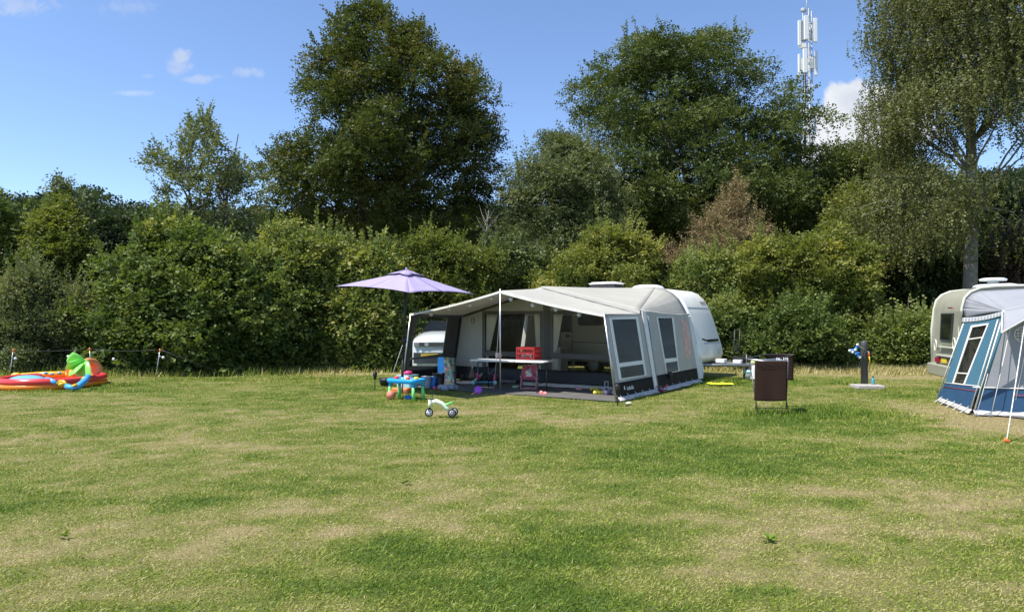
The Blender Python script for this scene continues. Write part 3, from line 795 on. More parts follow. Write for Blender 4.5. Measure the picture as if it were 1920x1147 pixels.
# far wood: one mass of crowns behind everything
def far_wood():
    r = np.random.default_rng(90); vs = []; ts = []
    tops = [(-500, 380), (0, 372), (60, 385), (120, 372), (180, 362), (210, 388), (290, 392), (380, 398), (440, 402), (520, 396), (700, 400), (950, 395), (1100, 400), (1500, 300), (1650, 290), (1750, 330), (1900, 320), (2500, 340)]
    px = np.array([a for a, b in tops]); py = np.array([b for a, b in tops])
    for i in range(230):
        x_ = r.uniform(-350, 2250); d = r.uniform(46, 62); top = np.interp(x_, px, py) - 7 + abs(r.normal(0, 10)); w = r.uniform(45, 85)
        rows = [(top, x_ - w * .5, x_ + w * .5), (top + 14, x_ - w * .85, x_ + w * .85), (top + 70, x_ - w, x_ + w), (top + 150, x_ - w, x_ + w), (600, x_ - w, x_ + w)]
        v, tn, bc, R = foliage(rows, d, 34, (.9, 1.7), 34, 6, .27, .19, .9, r, tone=.5 + r.normal(0, .12), fill=.25)
        vs.append(v); ts.append(tn)
    o = np_mesh('far_wood', np.concatenate(vs), 4, mat_tone('leaf_far', [(0.020, 0.032, 0.014), (0.040, 0.060, 0.026), (0.066, 0.090, 0.040), (0.100, 0.125, 0.058)], 0.6, 0.2), None, np.concatenate(ts))
    tag(o, 'distant dark green wood behind the hedge', 'trees', kind='stuff')
far_wood()
weeds()
# ------------------------------------------------------------ materials for objects
M_ = dict(
 roof=mat('awning_roof_fabric', (0.50, 0.48, 0.41), 0.75, var=.06, vscale=1.2, bump=.35, bscale=3.5, transl=.2),
 canopy=mat('canopy_fabric', (0.55, 0.53, 0.46), 0.75, var=.06, vscale=1.2, bump=.3, bscale=3.5, transl=.22),
 hem=mat('hem_fabric', (0.60, 0.59, 0.54), 0.7, var=.05),
 grey=mat('grey_fabric', (0.50, 0.475, 0.425), 0.75, var=.07, vscale=3, bump=.25, bscale=7, transl=.10),
 lightgrey=mat('light_grey_tape', (0.84, 0.81, 0.74), 0.6, var=.06),
 beige=mat('beige_panel', (0.46, 0.44, 0.39), 0.75, var=.05, vscale=3, transl=.1),
 char=mat('charcoal_fabric', (0.085, 0.080, 0.073), 0.7, var=.12, vscale=3, bump=.2, bscale=8),
 char2=mat('charcoal_frame', (0.115, 0.107, 0.095), 0.7, var=.1),
 skirt=mat('black_skirt', (0.016, 0.015, 0.013), 0.75, spec=.2, var=.18, vscale=4, bump=.3, bscale=6, dirt=((.10, .09, .07), .25, 5)),
 mud=mat('mud_flap', (0.54, 0.52, 0.49), 0.55, var=.14, bump=.5, bscale=12, dirt=((.2, .18, .13), .5, 9)),
 curtain=mat('white_curtain', (0.88, 0.86, 0.78), 0.8, var=.05, transl=.25),
 carpet=mat('ground_mat', (0.115, 0.110, 0.104), 0.9, var=.16, vscale=3, bump=.3, bscale=90, dirt=((.22, .20, .15), .35, 2.2)),
 alu=mat('aluminium_pole', (0.62, 0.62, 0.62), 0.35, metal=.85, var=.06),
 steel=mat('dark_steel', (0.10, 0.10, 0.11), 0.4, metal=.6),
 galv=mat('galvanised_steel', (0.36, 0.36, 0.36), 0.5, metal=.6, var=.15, dirt=((.2, .16, .12), .4, 9)),
 black=mat('black_plastic', (0.02, 0.02, 0.022), 0.45),
 rubber=mat('black_rubber', (0.025, 0.025, 0.025), 0.8),
 white=mat('white_plastic', (0.80, 0.80, 0.79), 0.35, var=.03),
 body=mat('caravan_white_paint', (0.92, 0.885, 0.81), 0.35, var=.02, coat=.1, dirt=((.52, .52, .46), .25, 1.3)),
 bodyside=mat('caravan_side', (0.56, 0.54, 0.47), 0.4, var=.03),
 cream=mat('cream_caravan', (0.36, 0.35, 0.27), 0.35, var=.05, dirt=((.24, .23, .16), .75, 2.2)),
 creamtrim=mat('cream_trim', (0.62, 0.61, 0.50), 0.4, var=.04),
 glass=mat('dark_acrylic', (0.012, 0.014, 0.014), 0.08, spec=.6, var=.1),
 lilac=mat('lilac_cloth', (0.45, 0.385, 0.60), 0.8, var=.06, vscale=3, bump=.2, bscale=14, transl=.22),
 red=mat('red_plastic', (0.88, 0.05, 0.04), 0.4, var=.05),
 pinkc=mat('pink_cloth', (0.62, 0.13, 0.22), 0.75), pinkm=mat('pink_metal', (0.80, 0.33, 0.38), 0.4),
 paleplink=mat('pale_pink', (0.85, 0.52, 0.52), 0.4), magenta=mat('magenta_plastic', (0.55, 0.03, 0.16), 0.4),
 blue=mat('sky_blue_plastic', (0.02, 0.36, 0.78), 0.35, var=.05), blue2=mat('blue_plastic', (0.03, 0.22, 0.62), 0.4),
 green=mat('light_green_plastic', (0.22, 0.80, 0.22), 0.35, var=.05), lime=mat('lime_plastic', (0.80, 0.88, 0.64), 0.35, var=.05),
 lime2=mat('bright_lime', (0.30, 0.75, 0.10), 0.4), purple=mat('purple_plastic', (0.42, 0.09, 0.56), 0.45),
 teal=mat('teal_plastic', (0.02, 0.36, 0.33), 0.4), pteal=mat('pale_teal', (0.38, 0.66, 0.66), 0.4),
 greyp=mat('grey_plastic', (0.33, 0.34, 0.36), 0.45), orange=mat('orange_plastic', (0.80, 0.22, 0.05), 0.45),
 yellow=mat('yellow_plastic', (0.85, 0.60, 0.04), 0.45), ycloth=mat('yellow_cloth', (0.82, 0.82, 0.03), 0.8, bump=.3),
 brown=mat('brown_towel', (0.052, 0.028, 0.021), 0.95, spec=.1, var=.22, vscale=60, bump=.7, bscale=160),
 concrete=mat('concrete', (0.42, 0.39, 0.36), 0.9, var=.12, bump=.4, bscale=60, dirt=((.24, .21, .17), .5, 8)),
 postgrey=mat('grey_post_plastic', (0.06, 0.06, 0.062), 0.6, var=.1),
 poolred=mat('pool_red', (0.72, 0.055, 0.06), 0.28, var=.04), poolor=mat('pool_orange', (0.85, 0.25, 0.02), 0.28, var=.04),
 pooly=mat('pool_yellow', (0.90, 0.52, 0.03), 0.28, var=.04), poolg=mat('pool_green', (0.34, 0.88, 0.18), 0.28, transl=.25),
 poolb=mat('pool_blue', (0.08, 0.40, 0.80), 0.25), trunkor=mat('pool_trunk', (0.76, 0.30, 0.12), 0.35),
 tblue=mat('tent_blue', (0.060, 0.170, 0.245), 0.8, var=.06, vscale=3, bump=.25, bscale=7, transl=.08),
 tdark=mat('tent_dark_blue', (0.022, 0.075, 0.155), 0.6, var=.10, vscale=3, bump=.3, bscale=6),
 tgrey=mat('tent_grey_blue', (0.34, 0.345, 0.37), 0.8, var=.05, vscale=3, bump=.3, bscale=6, transl=.08),
 troof=mat('tent_roof_grey', (0.34, 0.35, 0.37), 0.75, var=.05, vscale=2, bump=.3, bscale=5, transl=.1),
 rope=mat('white_rope', (0.75, 0.73, 0.65), 0.8), redtape=mat('red_tape', (0.35, 0.05, 0.06), 0.7),
 salmon=mat('salmon_cloth', (0.85, 0.28, 0.18), 0.8, transl=.2),
 vanw=mat('van_white', (0.80, 0.81, 0.82), 0.25, var=.02, coat=.5), lilacp=mat('lilac_plush', (0.50, 0.40, 0.52), 0.95, bump=.6),
 yplush=mat('yellow_plush', (0.82, 0.68, 0.10), 0.95, bump=.6), gplush=mat('grey_plush', (0.30, 0.33, 0.38), 0.95, var=.5, vscale=30, bump=.7),
 decal=mat('grey_lettering', (0.12, 0.12, 0.13), 0.5), silver=mat('silver_decal', (0.55, 0.56, 0.57), 0.4), bulb=mat('glass_bulb', (0.70, 0.72, 0.72), 0.1, spec=.8, transl=.3),
 terra=mat('faded_ball', (0.62, 0.20, 0.13), 0.6, var=.3, vscale=14),
)
clear = mat_clear('clear_pvc', gloss=0.02, haze=0.03)
clear_in = mat_clear('clear_inner_pvc', tint=(.93, .93, .91), gloss=0.008, ripple=.3, haze=0.0)
clear_dark = mat_clear('tinted_pvc', tint=(0.36, 0.37, 0.34), gloss=0.015, ripple=.5, haze=.02)

def solid(o, th=0.006):
    m = o.modifiers.new('solid', 'SOLIDIFY'); m.thickness = th; m.offset = 0
    return o
def quadgrid(mb, a, b, c, d, nu=8, nv=8, sag=0.0, wr=0.0, f=9, n=None):
    a, b, c, d = map(Vector, (a, b, c, d))
    nn = n or ((b - a).cross(d - a)).normalized()
    def fn(u, v):
        p = (a * (1 - u) + b * u) * (1 - v) + (d * (1 - u) + c * u) * v
        s = -sag * 16 * u * (1 - u) * v * (1 - v) + wr * math.sin(u * f + v * 2) * 4 * v * (1 - v)
        return p + nn * s
    return mb.grid(fn, nu, nv)
def Z1(X, Y): return (740 + X / 4.5875, 520 + Y / 4.5875)
def Z2(X, Y): return (1000 + X / 4.5875, 520 + Y / 4.5875)
def Z7(X, Y): return (1680 + X / 3.375, 500 + Y / 3.375)

class Plane:
    def __init__(s, p0, p1, p2):
        s.p = Vector(p0); s.n = (Vector(p1) - s.p).cross(Vector(p2) - s.p).normalized()
        if s.n.dot(Vector((0, 0, CAM_H)) - s.p) < 0: s.n = -s.n      # towards the viewer's side
    def __call__(s, q, off=0.0): return hit(q[0], q[1], s.p, s.n) + s.n * off
def window_in(root, pl, outer, frame_px, panes_px, wall_m, frame_m, pane_m, th=0.01, side=1):
    """wall ring round a framed window, white frame and clear panes"""
    fo = [pl(q) for q in frame_px]
    wm = MB(); wm.ring(outer, fo, pl.n * th * -1); wall = wm.build('wall_panel', wall_m, root)
    fr = MB()
    up = [pl(q, .004) for q in panes_px[0]]; fo2 = [pl(q, .004) for q in frame_px]
    if len(panes_px) == 1:
        fr.ring(fo2, up, pl.n * 0.008)
    else:
        lo = [pl(q, .004) for q in panes_px[1]]
        hole = [up[0], up[1], lo[2], lo[3]]
        fr.ring(fo2, hole, pl.n * 0.008)
        fr.prism([up[3], up[2], lo[1], lo[0]], pl.n * 0.008)
    win = fr.build('window', frame_m, root)
    for q in panes_px:
        MB().prism([pl(x, -.001) for x in q], pl.n * 0.003).build('pane', pane_m, win)
    return win

# ------------------------------------------------------------ white caravan
CW = 2.25
prof = [(-6.3, .42), (-6.35, .9), (-6.3, 1.6), (-6.15, 2.1), (-5.9, 2.45), (-5.5, 2.6), (-4, 2.64), (-2.2, 2.64), (-1.25, 2.62), (-.95, 2.585), (-.75, 2.50), (-.57, 2.32), (-.43, 2.08), (-.33, 1.85), (-.2, 1.45), (-.09, 1.1), (-.02, .85), (0, .68), (-.05, .55), (-.2, .46), (-.4, .42)]
prof = [(a * 1.0, z) for a, z in prof]
def offset_prof(pr, o):
    n = len(pr); out = []
    for i in range(n):
        p0, p1, p2 = Vector(pr[i - 1]), Vector(pr[i]), Vector(pr[(i + 1) % n])
        t = (p2 - p0).normalized(); nrm = Vector((t.y, -t.x))   # outward for this winding (clockwise seen from the front)
        q = p1 + Vector((nrm.x, nrm.y)) * o
        out.append((q.x, q.y))
    return out
def body_loft(mb, pr, W, Bf, b0, rings):
    """pr clockwise; rings: (b, inset)"""
    n = len(pr); vs = []
    for (b, ins) in rings:
        for (a, z) in offset_prof(pr, ins): vs.append(Bf(a, b0 + b, z))
    fs = []
    m = len(rings)
    for i in range(m - 1):
        for k in range(n):
            k2 = (k + 1) % n
            fs.append((i * n + k, i * n + k2, i * n + n + k2, i * n + n + k))
    mb.add(vs, fs, True)
    mb.f += [tuple(range(n - 1, -1, -1)), tuple((m - 1) * n + k for k in range(n))]; mb.sm += [False, False]
    return mb
car = thing('caravan', 'white caravan with curved nose, awning attached to its side', 'caravan', A(-3.1, 6.7, 0), 0)
RG = [(0, .10), (.03, .045), (.08, .012), (.15, 0), (CW - .15, 0), (CW - .08, .012), (CW - .03, .045), (CW, .10)]
bd = MB(); body_loft(bd, prof, CW, A, 5.62, RG)
bo = bd.build('body', M_['body'], car, sharp=40)
import bmesh as _bm
bb = _bm.new(); bb.from_mesh(bo.data); _bm.ops.recalc_face_normals(bb, faces=bb.faces); bb.to_mesh(bo.data); bb.free()
def nose(b, z, off=0.004):
    zz = [p[1] for p in prof[8:19]][::-1]; aa = [p[0] for p in prof[8:19]][::-1]
    a = float(np.interp(z, zz, aa)); a2 = float(np.interp(z + .05, zz, aa)); t = Vector((a2 - a, .05)).normalized()
    return A(a + t.y * off, b, z - t.x * off)
def nose_px(px, z):
    best = min(((abs(960 + F * nose(b, z).x / nose(b, z).y - px)), b) for b in np.arange(5.6, 7.9, .01)); return best[1]
def nose_strip(mb, b0, z0, b1, z1, w, n=14, th=.006):
    """band along the nose surface, w = height"""
    for s_ in range(n):
        q = []
        for u in (s_ / n, (s_ + 1) / n):
            b = b0 + (b1 - b0) * u; z = z0 + (z1 - z0) * u
            q.append((nose(b, z + w / 2, .002), nose(b, z - w / 2, .002), nose(b, z + w / 2, th), nose(b, z - w / 2, th)))
        a_, c_ = q
        mb.add([a_[0], c_[0], c_[1], a_[1], a_[2], c_[2], c_[3], a_[3]], [(3, 2, 1, 0), (4, 5, 6, 7), (0, 1, 5, 4), (1, 2, 6, 5), (2, 3, 7, 6), (3, 0, 4, 7)])
s = MB(); nose_strip(s, 5.72, 2.06, 7.80, 2.06, .018); s.build('window_seam', M_['greyp'], car)
s = MB(); nose_strip(s, 6.05, 1.16, 6.5, 1.10, .05); nose_strip(s, 6.5, 1.10, 7.6, 1.10, .075); s.build('light_bar', M_['glass'], car)
s = MB(); nose_strip(s, 6.12, 1.04, 7.6, 1.02, .05); s.build('painted_reflection', M_['silver'], car)  # light grey reflection below the dark bar, put on as a silver strip
for (bz, z0, z1) in ((6.02, 1.95, 1.22), (6.75, .98, .5)):
    s = MB()
    for k in range(10):
        za, zb = z0 + (z1 - z0) * k / 10, z0 + (z1 - z0) * (k + 1) / 10; ba = bz + .28 * k / 10; bb_ = bz + .28 * (k + 1) / 10
        s.prism([nose(ba, za, .001), nose(ba + .012, za, .001), nose(bb_ + .012, zb, .001), nose(bb_, zb, .001)], AU * .004)
    s.build('moulding_line', M_['white'], car)
tb = nose_px(1314, 2.22)
text_mb('FENDT', .17, nose(tb + .18, 2.16, .012), AV, nose(tb, 2.3) - nose(tb, 2.16)).build('lettering', M_['decal'], car)
text_mb('D', .20, nose(7.35, .72, .012), AV, nose(7.3, .9) - nose(7.3, .72)).build('emblem', M_['silver'], car)
# lower dark chassis, steady, wheels
MB().box(A(-3.3, 6.75, .36), (5.6, 1.9, .14), -PH).build('chassis', M_['steel'], car)
for bb_ in (5.85, 7.65):
    wmb = MB(); R90 = Matrix.Rotation(-PH, 3, 'Z') @ Matrix.Rotation(PI / 2, 3, 'X')
    wmb.lathe([(.2, -.09), (.31, -.08), (.33, -.05), (.33, .05), (.31, .08), (.2, .09)], A(-3.4, bb_, .33), 24, R90); w_ = wmb.build('wheel', M_['rubber'], car)
    MB().lathe([(.0, -.1), (.19, -.095), (.19, .095), (.0, .1)], A(-3.4, bb_, .33), 20, R90).build('rim', M_['silver'], w_)
st = MB(); st.tube([A(-.45, 5.95, .42), A(-.38, 5.92, .04)], .035, 8); st.box(A(-.38, 5.92, .025), (.16, .16, .04), -PH); st.build('corner_steady', M_['steel'], car)
db = MB()
for b0 in (6.0, 7.5): db.tube([A(-.5, b0, .42), A(-.1, 6.75 + (b0 - 6.75) * .8, .42), A(1.05, 6.75 + (b0 - 6.75) * .08, .43)], [.05, .05, .045], 6)
db.box(A(1.2, 6.75, .44), (.5, .10, .10), -PH); db.box(A(.55, 6.75, .46), (.5, .42, .05), -PH)
db.build('drawbar', M_['galv'], car)
MB().box(A(.28, 6.6, .53), (.26, .30, .11), -PH, bev=.02).box(A(.72, 6.7, .52), (.24, .22, .10), -PH, bev=.02).build('hitch_cover', M_['white'], car)
MB().tube([A(.95, 6.75, .72), A(.95, 6.75, .2)], .025, 8).tube([A(.88, 6.75, .72), A(1.0, 6.75, .72)], .012, 6).build('jockey_post', M_['steel'], car)
jw = MB(); jw.lathe([(.05, -.03), (.1, -.035), (.11, 0), (.1, .035), (.05, .03)], A(.95, 6.75, .11), 18, Matrix.Rotation(PI / 2 , 3, 'X')); jw.build('jockey_wheel', M_['rubber'], car)
# bicycle carrier posts folded up above the drawbar
bc_ = MB()
for a_, b_ in ((.52, 6.95), (.68, 6.9)):
    p = A(a_, b_, .45); q = A(a_ + .05, b_, 1.42); bc_.tube([p, q], .018, 6)
bc_.tube([A(.5, 6.95, .5), A(1.1, 7.05, .52)], .025, 6).tube([A(.5, 6.75, .52), A(1.1, 6.85, .55)], .025, 6).tube([A(.57, 6.95, 1.42), A(.73, 6.9, 1.42)], .015, 6)
bc_.box(A(.8, 6.9, .62), (.5, .3, .07), -PH).box(A(.62, 6.93, .9), (.05, .12, .16), -PH)
bc_.build('bicycle_carrier', M_['black'], car)
# roof items
def roof_at(px, py, b): return hit(px, py, A(0, b, 0), AV)
p = roof_at(1137, 541, 6.5); 
acm = MB(); acm.box(Vector((p.x, p.y, 2.73)), (.95, .62, .18), -PH, taper=.94, bev=.05); ac = acm.build('air_conditioner', M_['black'], car)
MB().box(Vector((p.x, p.y, 2.855)), (1.0, .66, .07), -PH, taper=.9, bev=.06).build('cover', M_['white'], ac)
p = roof_at(1215, 541, 6.6)
MB().lathe([(.50, .0), (.49, .06), (.42, .11), (.28, .145), (.0, .155)], Vector((p.x, p.y, 2.63)), 26, Matrix.Diagonal((1, .62, 1))).build('roof_hatch', M_['white'], car)
p = roof_at(1083, 542, 7.0)
MB().lathe([(.40, .0), (.38, .06), (.2, .13), (.0, .14)], Vector((p.x, p.y, 2.64)), 22, Matrix.Diagonal((1, .7, 1))).build('roof_hatch', M_['white'], car)
# awning side wall of the caravan
sp = Plane(A(0, 5.6), A(1, 5.6), A(0, 5.6, 1))
def sidep(q, off=0.004): return sp(q, off)
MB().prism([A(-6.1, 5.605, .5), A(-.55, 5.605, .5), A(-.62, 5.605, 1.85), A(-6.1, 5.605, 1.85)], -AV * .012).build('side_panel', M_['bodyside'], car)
def rr_pts(x0, y0, x1, y1, k): return [(x0 + k, y0), (x1 - k, y0), (x1, y0 + k), (x1, y1 - k), (x1 - k, y1), (x0 + k, y1), (x0, y1 - k), (x0, y0 + k)]
for (x0, y0, x1, y1) in ((1084, 584, 1134, 610), (924, 588, 966, 642)):
    MB().prism([sidep(q, .018) for q in rr_pts(x0, y0, x1, y1, 4)], sp.n * .02).build('window', M_['glass'], car)
dr = MB().ring([sidep(q, .017) for q in ((1050, 588), (1074, 588), (1074, 690), (1050, 688))], [sidep(q, .017) for q in ((1051.5, 590), (1072.5, 590), (1072.5, 689), (1051.5, 687))], sp.n * .01).build('door', M_['greyp'], car)
MB().prism([sidep(q, .018) for q in ((1052, 591), (1072, 591), (1072, 622), (1052, 622))], sp.n * .012).build('door_window', M_['glass'], dr)
hd = [(1065.5 + 5.5 * math.cos(t_), 630 + 3 * math.sin(t_)) for t_ in np.linspace(0, 2 * PI, 14)[:-1]]
MB().prism([sidep(q, .018) for q in hd], sp.n * .015).build('handle', M_['black'], dr)
MB().prism([sidep(q, .017) for q in ((1074, 640.5), (1140, 642), (1140, 643.2), (1074, 641.7))], sp.n * .006).prism([sidep(q, .017) for q in ((1035, 639.5), (1050, 640), (1050, 641.2), (1035, 640.7))], sp.n * .006).build('body_seam', M_['char'], car)
MB().prism([sidep(q, .045) for q in ((948, 597), (961, 597), (956, 636), (943, 632))], sp.n * .01).build('window_blind', M_['curtain'], car)

# ------------------------------------------------------------ grey awning
aw = thing('awning', 'grey and cream awning with open front canopy attached to the white caravan', 'awning', A(-3, 2.15, 0), 0)
R1 = A(-.37, 2.15, 1.93); AP = A(-3.05, 2.15, 2.58); L1 = A(-5.65, 2.15, 1.93)
rail = [(-.37, 1.83), (-.48, 2.05), (-.62, 2.28), (-.80, 2.45), (-1.0, 2.56), (-1.3, 2.62)]
railp = [A(a, 5.60, z + .02) for a, z in rail]
RP = A(-3.05, 5.60, 2.67)
rm = MB()
quadgrid(rm, R1, AP, RP, railp[-1], 14, 12, sag=-.02, wr=.004, n=Vector((0, 0, 1)))
def rail_u(u):
    k = min(int(u * (len(railp) - 1)), len(railp) - 2); f = u * (len(railp) - 1) - k
    return railp[k] * (1 - f) + railp[k + 1] * f
rm.grid(lambda u, v: R1 + (rail_u(u) - R1) * max(v, .002) + Vector((0, 0, -.03 * math.sin(v * PI) * math.sin(u * PI))), 24, 10)
lrail = [(-5.95, 1.85), (-5.8, 2.2), (-5.6, 2.45), (-5.3, 2.6)]
lp = [A(a, 5.60, z + .02) for a, z in lrail]
quadgrid(rm, AP, L1, lp[-1], RP, 14, 12, sag=-.02, n=Vector((0, 0, 1)))
for i in range(3): rm.add([L1, lp[i + 1], lp[i]], [(0, 1, 2)])
solid(rm.build('roof', M_['roof'], aw))
# fascia along the front edge of the main roof
fm = MB()
def drop(p, h): return p - Vector((0, 0, h))
for (p, q, hp, hq) in ((R1, AP, .12, .06), (AP, L1, .06, .12)):
    fm.prism([p - AV * .015, q - AV * .015, drop(q, hq) - AV * .03, drop(p, hp) - AV * .03], AV * .008)
fm.build('gutter_flap', M_['grey'], aw)
MB().tube([drop(R1, .09) - AV * .035, drop(AP, .055) - AV * .035, drop(L1, .09) - AV * .035], .010, 6).build('piping', M_['black'], aw)
# front canopy
CF_R = A(-.3, 0, 1.82); CF_A = A(-2.95, 0, 2.38); CF_L = A(-5.7, 0, 1.86)
CB_R = drop(R1, .09) - AV * .01; CB_A = drop(AP, .06) - AV * .01; CB_L = drop(L1, .09) - AV * .01
cm = MB()
def fe(p, q, u, sag=.035): return p * (1 - u) + q * u - Vector((0, 0, sag * 4 * u * (1 - u)))
def canopy(mb, f0, f1, b0, b1):
    def fn(u, v):
        p = fe(f0, f1, u) * (1 - v) + (b0 * (1 - u) + b1 * u) * v
        return p + Vector((0, 0, -.05 * math.sin(v * PI) * (1 - abs(2 * u - 1)) + .004 * math.sin(u * 40 + v * 5)))
    mb.grid(fn, 24, 12)
canopy(cm, CF_R, CF_A, CB_R, CB_A); canopy(cm, CF_A, CF_L, CB_A, CB_L)
solid(cm.build('canopy', M_['canopy'], aw))
hm = MB()
for (p, q) in ((CF_R, CF_A), (CF_A, CF_L)):
    for k in range(20):
        a_, b_ = fe(p, q, k / 20), fe(p, q, (k + 1) / 20)
        hm.prism([a_ - AV * .012, b_ - AV * .012, drop(b_, .05) - AV * .02, drop(a_, .05) - AV * .02], AV * .006)
hm.build('canopy_hem', M_['hem'], aw)
ML = MB()
for (p, q) in ((CF_R, CF_A), (CF_A, CF_L)): ML.tube([drop(fe(p, q, k / 12), .03) + AV * .03 for k in range(13)], .013, 6)
for f, b_ in ((CF_R, CB_R), (CF_A, CB_A), (CF_L, CB_L)): ML.tube([drop(f, .05) + AV * .03, drop(b_, .05)], .015, 6)
ML.tube([drop(CB_R, .04) - AV * .02, drop(CB_A, .04) - AV * .02, drop(CB_L, .04) - AV * .02], .02, 6)
ML.build('roof_frame', M_['steel'], aw)
# poles
MB().tube([A(-2.95, .0, 0), drop(CF_A, .0) + Vector((0, 0, .05))], .016, 8).build('pole', M_['alu'], aw)
MB().tube([A(-.02, -.02, 0), CF_R + Vector((0, 0, .03))], .018, 8).build('pole', M_['alu'], aw)
MB().tube([A(-5.98, -.02, 0), CF_L], .020, 8).build('pole', M_['alu'], aw)
# right side wall, front bay
pr = Plane(A(0, 0, 0), A(0, 2.15, 0), A(-.3, 0, 1.82))
def onwall(b, z, x0=-.3, pl=None):
    """point of the leaning right hand wall at depth b and height z"""
    return A(-.165 * z, b, z)
SK = .38
outer = [onwall(.02, 1.80), onwall(2.12, 1.84), onwall(2.12, SK), onwall(.02, SK)]
W1f = [Z2(648, 352), Z2(897, 338), Z2(972, 842), Z2(735, 882)]
W1p = [[Z2(672, 362), Z2(881, 357), Z2(932, 712), Z2(731, 738)], [Z2(741, 772), Z2(940, 745), Z2(956, 838), Z2(755, 868)]]
window_in(aw, pr, outer, W1f, W1p, M_['grey'], M_['lightgrey'], clear_dark)
outer2 = [onwall(2.25, 1.90), onwall(5.42, 1.84), onwall(5.42, SK), onwall(2.25, SK)]
W2f = [Z2(1056, 340), Z2(1203, 345), Z2(1254, 806), Z2(1142, 828)]
W2p = [[Z2(1068, 348), Z2(1190, 348), Z2(1236, 690), Z2(1128, 698)], [Z2(1133, 735), Z2(1240, 718), Z2(1246, 802), Z2(1148, 820)]]
window_in(aw, pr, outer2, W2f, W2p, M_['grey'], M_['lightgrey'], clear_dark)
MB().prism([pr(Z2(x, y), .003) for x, y in ((1268, 360), (1312, 360), (1340, 480), (1352, 600), (1350, 690), (1312, 690))], pr.n * .002).build('painted_sheen', mat('salmon_sheen', (.68, .42, .36), .6, var=.25, vscale=5), aw)  # reddish sheen on the wall, painted as a flat salmon patch
sm_ = MB()
for b0, b1 in ((.02, 2.12), (2.25, 5.42)):
    sm_.grid(lambda u, v: onwall(b0 + (b1 - b0) * u, .045 + (SK - .045) * v) + AU * .006 * math.sin(u * 23 + v * 3), 30, 4)
solid(sm_.build('skirt', M_['skirt'], aw), .008)
MB().prism([onwall(2.10, .02) + AU * .012, onwall(2.27, .02) + AU * .012, onwall(2.29, 1.90) + AU * .012, onwall(2.06, 1.90) + AU * .012], AU * .02).build('corner_sleeve', M_['lightgrey'], aw)
MB().tube([onwall(2.33, .05) + AU * .02, onwall(2.36, 1.0) + AU * .02, onwall(2.40, 1.80) + AU * .02], .012, 6).tube([onwall(.1, SK) + AU * .01, onwall(2.1, SK) + AU * .01], .008, 6).build('wall_seam', M_['greyp'], aw)
MB().prism([onwall(5.42, 1.80) , onwall(5.62, 1.80) , A(.05, 5.68, .35), A(.03, 5.66, .08), onwall(5.42, .08)], AU * .008).build('draught_strip', mat('apron_white', (.72, .69, .63), .6, var=.05, bump=.5, bscale=5), aw)
# rolled edge band where the rear roof corner meets the wall
MB().tube([drop(R1, .02) + AV * .05 + AU * .02] + [R1 * (1 - u) + railp[0] * u + AU * (.03) - Vector((0, 0, .05 * math.sin(u * PI))) for u in (.15, .4, .7, 1)], [.03, .035, .04, .035, .03], 8).build('roof_piping', M_['grey'], aw)
mf = MB()
def mudflap(mb, P, n=26, seed=0, w=.10):
    rr_ = random.Random(seed); hs_ = [rr_.uniform(.5, 1.2) for _ in range(n + 1)]
    def fn(u, v):
        k = min(int(u * n), n); p, out = P(u)
        return p + out * (.01 + w * v * hs_[k]) + Vector((0, 0, .075 * (1 - v) ** 1.5 + .012 + .02 * math.sin(v * PI) * hs_[k]))
    mb.grid(fn, n, 4)
mudflap(mf, lambda u: (A(0, 2.12 * u, 0), AU), 22, 1); mudflap(mf, lambda u: (A(0, 2.3 + 3.1 * u, 0), AU), 26, 2, .13)
solid(mf.build('mud_flap', M_['mud'], aw), .004)
pm = MB()
for b_ in (.12, .5, .92, 1.32, 1.75, 2.1, 2.45, 2.9, 3.3, 3.8, 4.3, 4.8, 5.3):
    MB().prism([A(.0, b_, .13), A(.0, b_ + .025, .13), A(.09, b_ + .03, .0), A(.09, b_ - .005, .0)], AU * .006).build('peg_strap', M_['hem'], aw)
# logo on the skirt
lg0 = onwall(.62, .19) + AU * .014; ldir = (onwall(1.0, .19) - onwall(.62, .19)).normalized()
lt = text_mb('isabella', .13, lg0 + ldir * .12, ldir, Vector((-.16 * AU.x, -.16 * AU.y, 1)))
c0 = onwall(.42, .29) + AU * .014
lt.prism([c0 + ldir * x + Vector((0, 0, y)) for x, y in ((0, 0), (.03, .0), (.05, -.05), (.1, -.09), (.08, -.11), (.03, -.09), (.0, -.05))], AU * .004)
lt.build('logo', M_['white'], aw)
# left side wall, front bay (its inner face shows)
pl_ = Plane(A(-6, 0, 0), A(-6, 2.15, 0), A(-5.7, 0, 1.86))
def onleft(b, z): return A(-6 + .165 * z, b, z)
outl = [onleft(.02, 1.85), onleft(2.13, 1.87), onleft(2.13, SK), onleft(.02, SK)]
L1f = [Z1(163, 325), Z1(470, 325), Z1(402, 772), Z1(98, 795)]
L1p = [[Z1(187, 343), Z1(452, 343), Z1(412, 655), Z1(140, 690)], [Z1(133, 708), Z1(408, 678), Z1(396, 757), Z1(115, 778)]]
window_in(aw, pl_, outl, L1f, L1p, M_['char'], M_['char2'], clear)
sm2 = MB(); sm2.grid(lambda u, v: onleft(.02 + 2.1 * u, .02 + (SK - .02) * v), 16, 3); sm2.grid(lambda u, v: onleft(2.2 + 3.3 * u, .02 + 1.90 * v), 10, 4)
solid(sm2.build('left_wall', M_['skirt'], aw), .008)
MB().prism([onleft(2.05, .3), onleft(2.14, .3), onleft(2.16, 1.86), onleft(2.05, 1.86)], AU * .012).build('door_sleeve', M_['black'], aw)
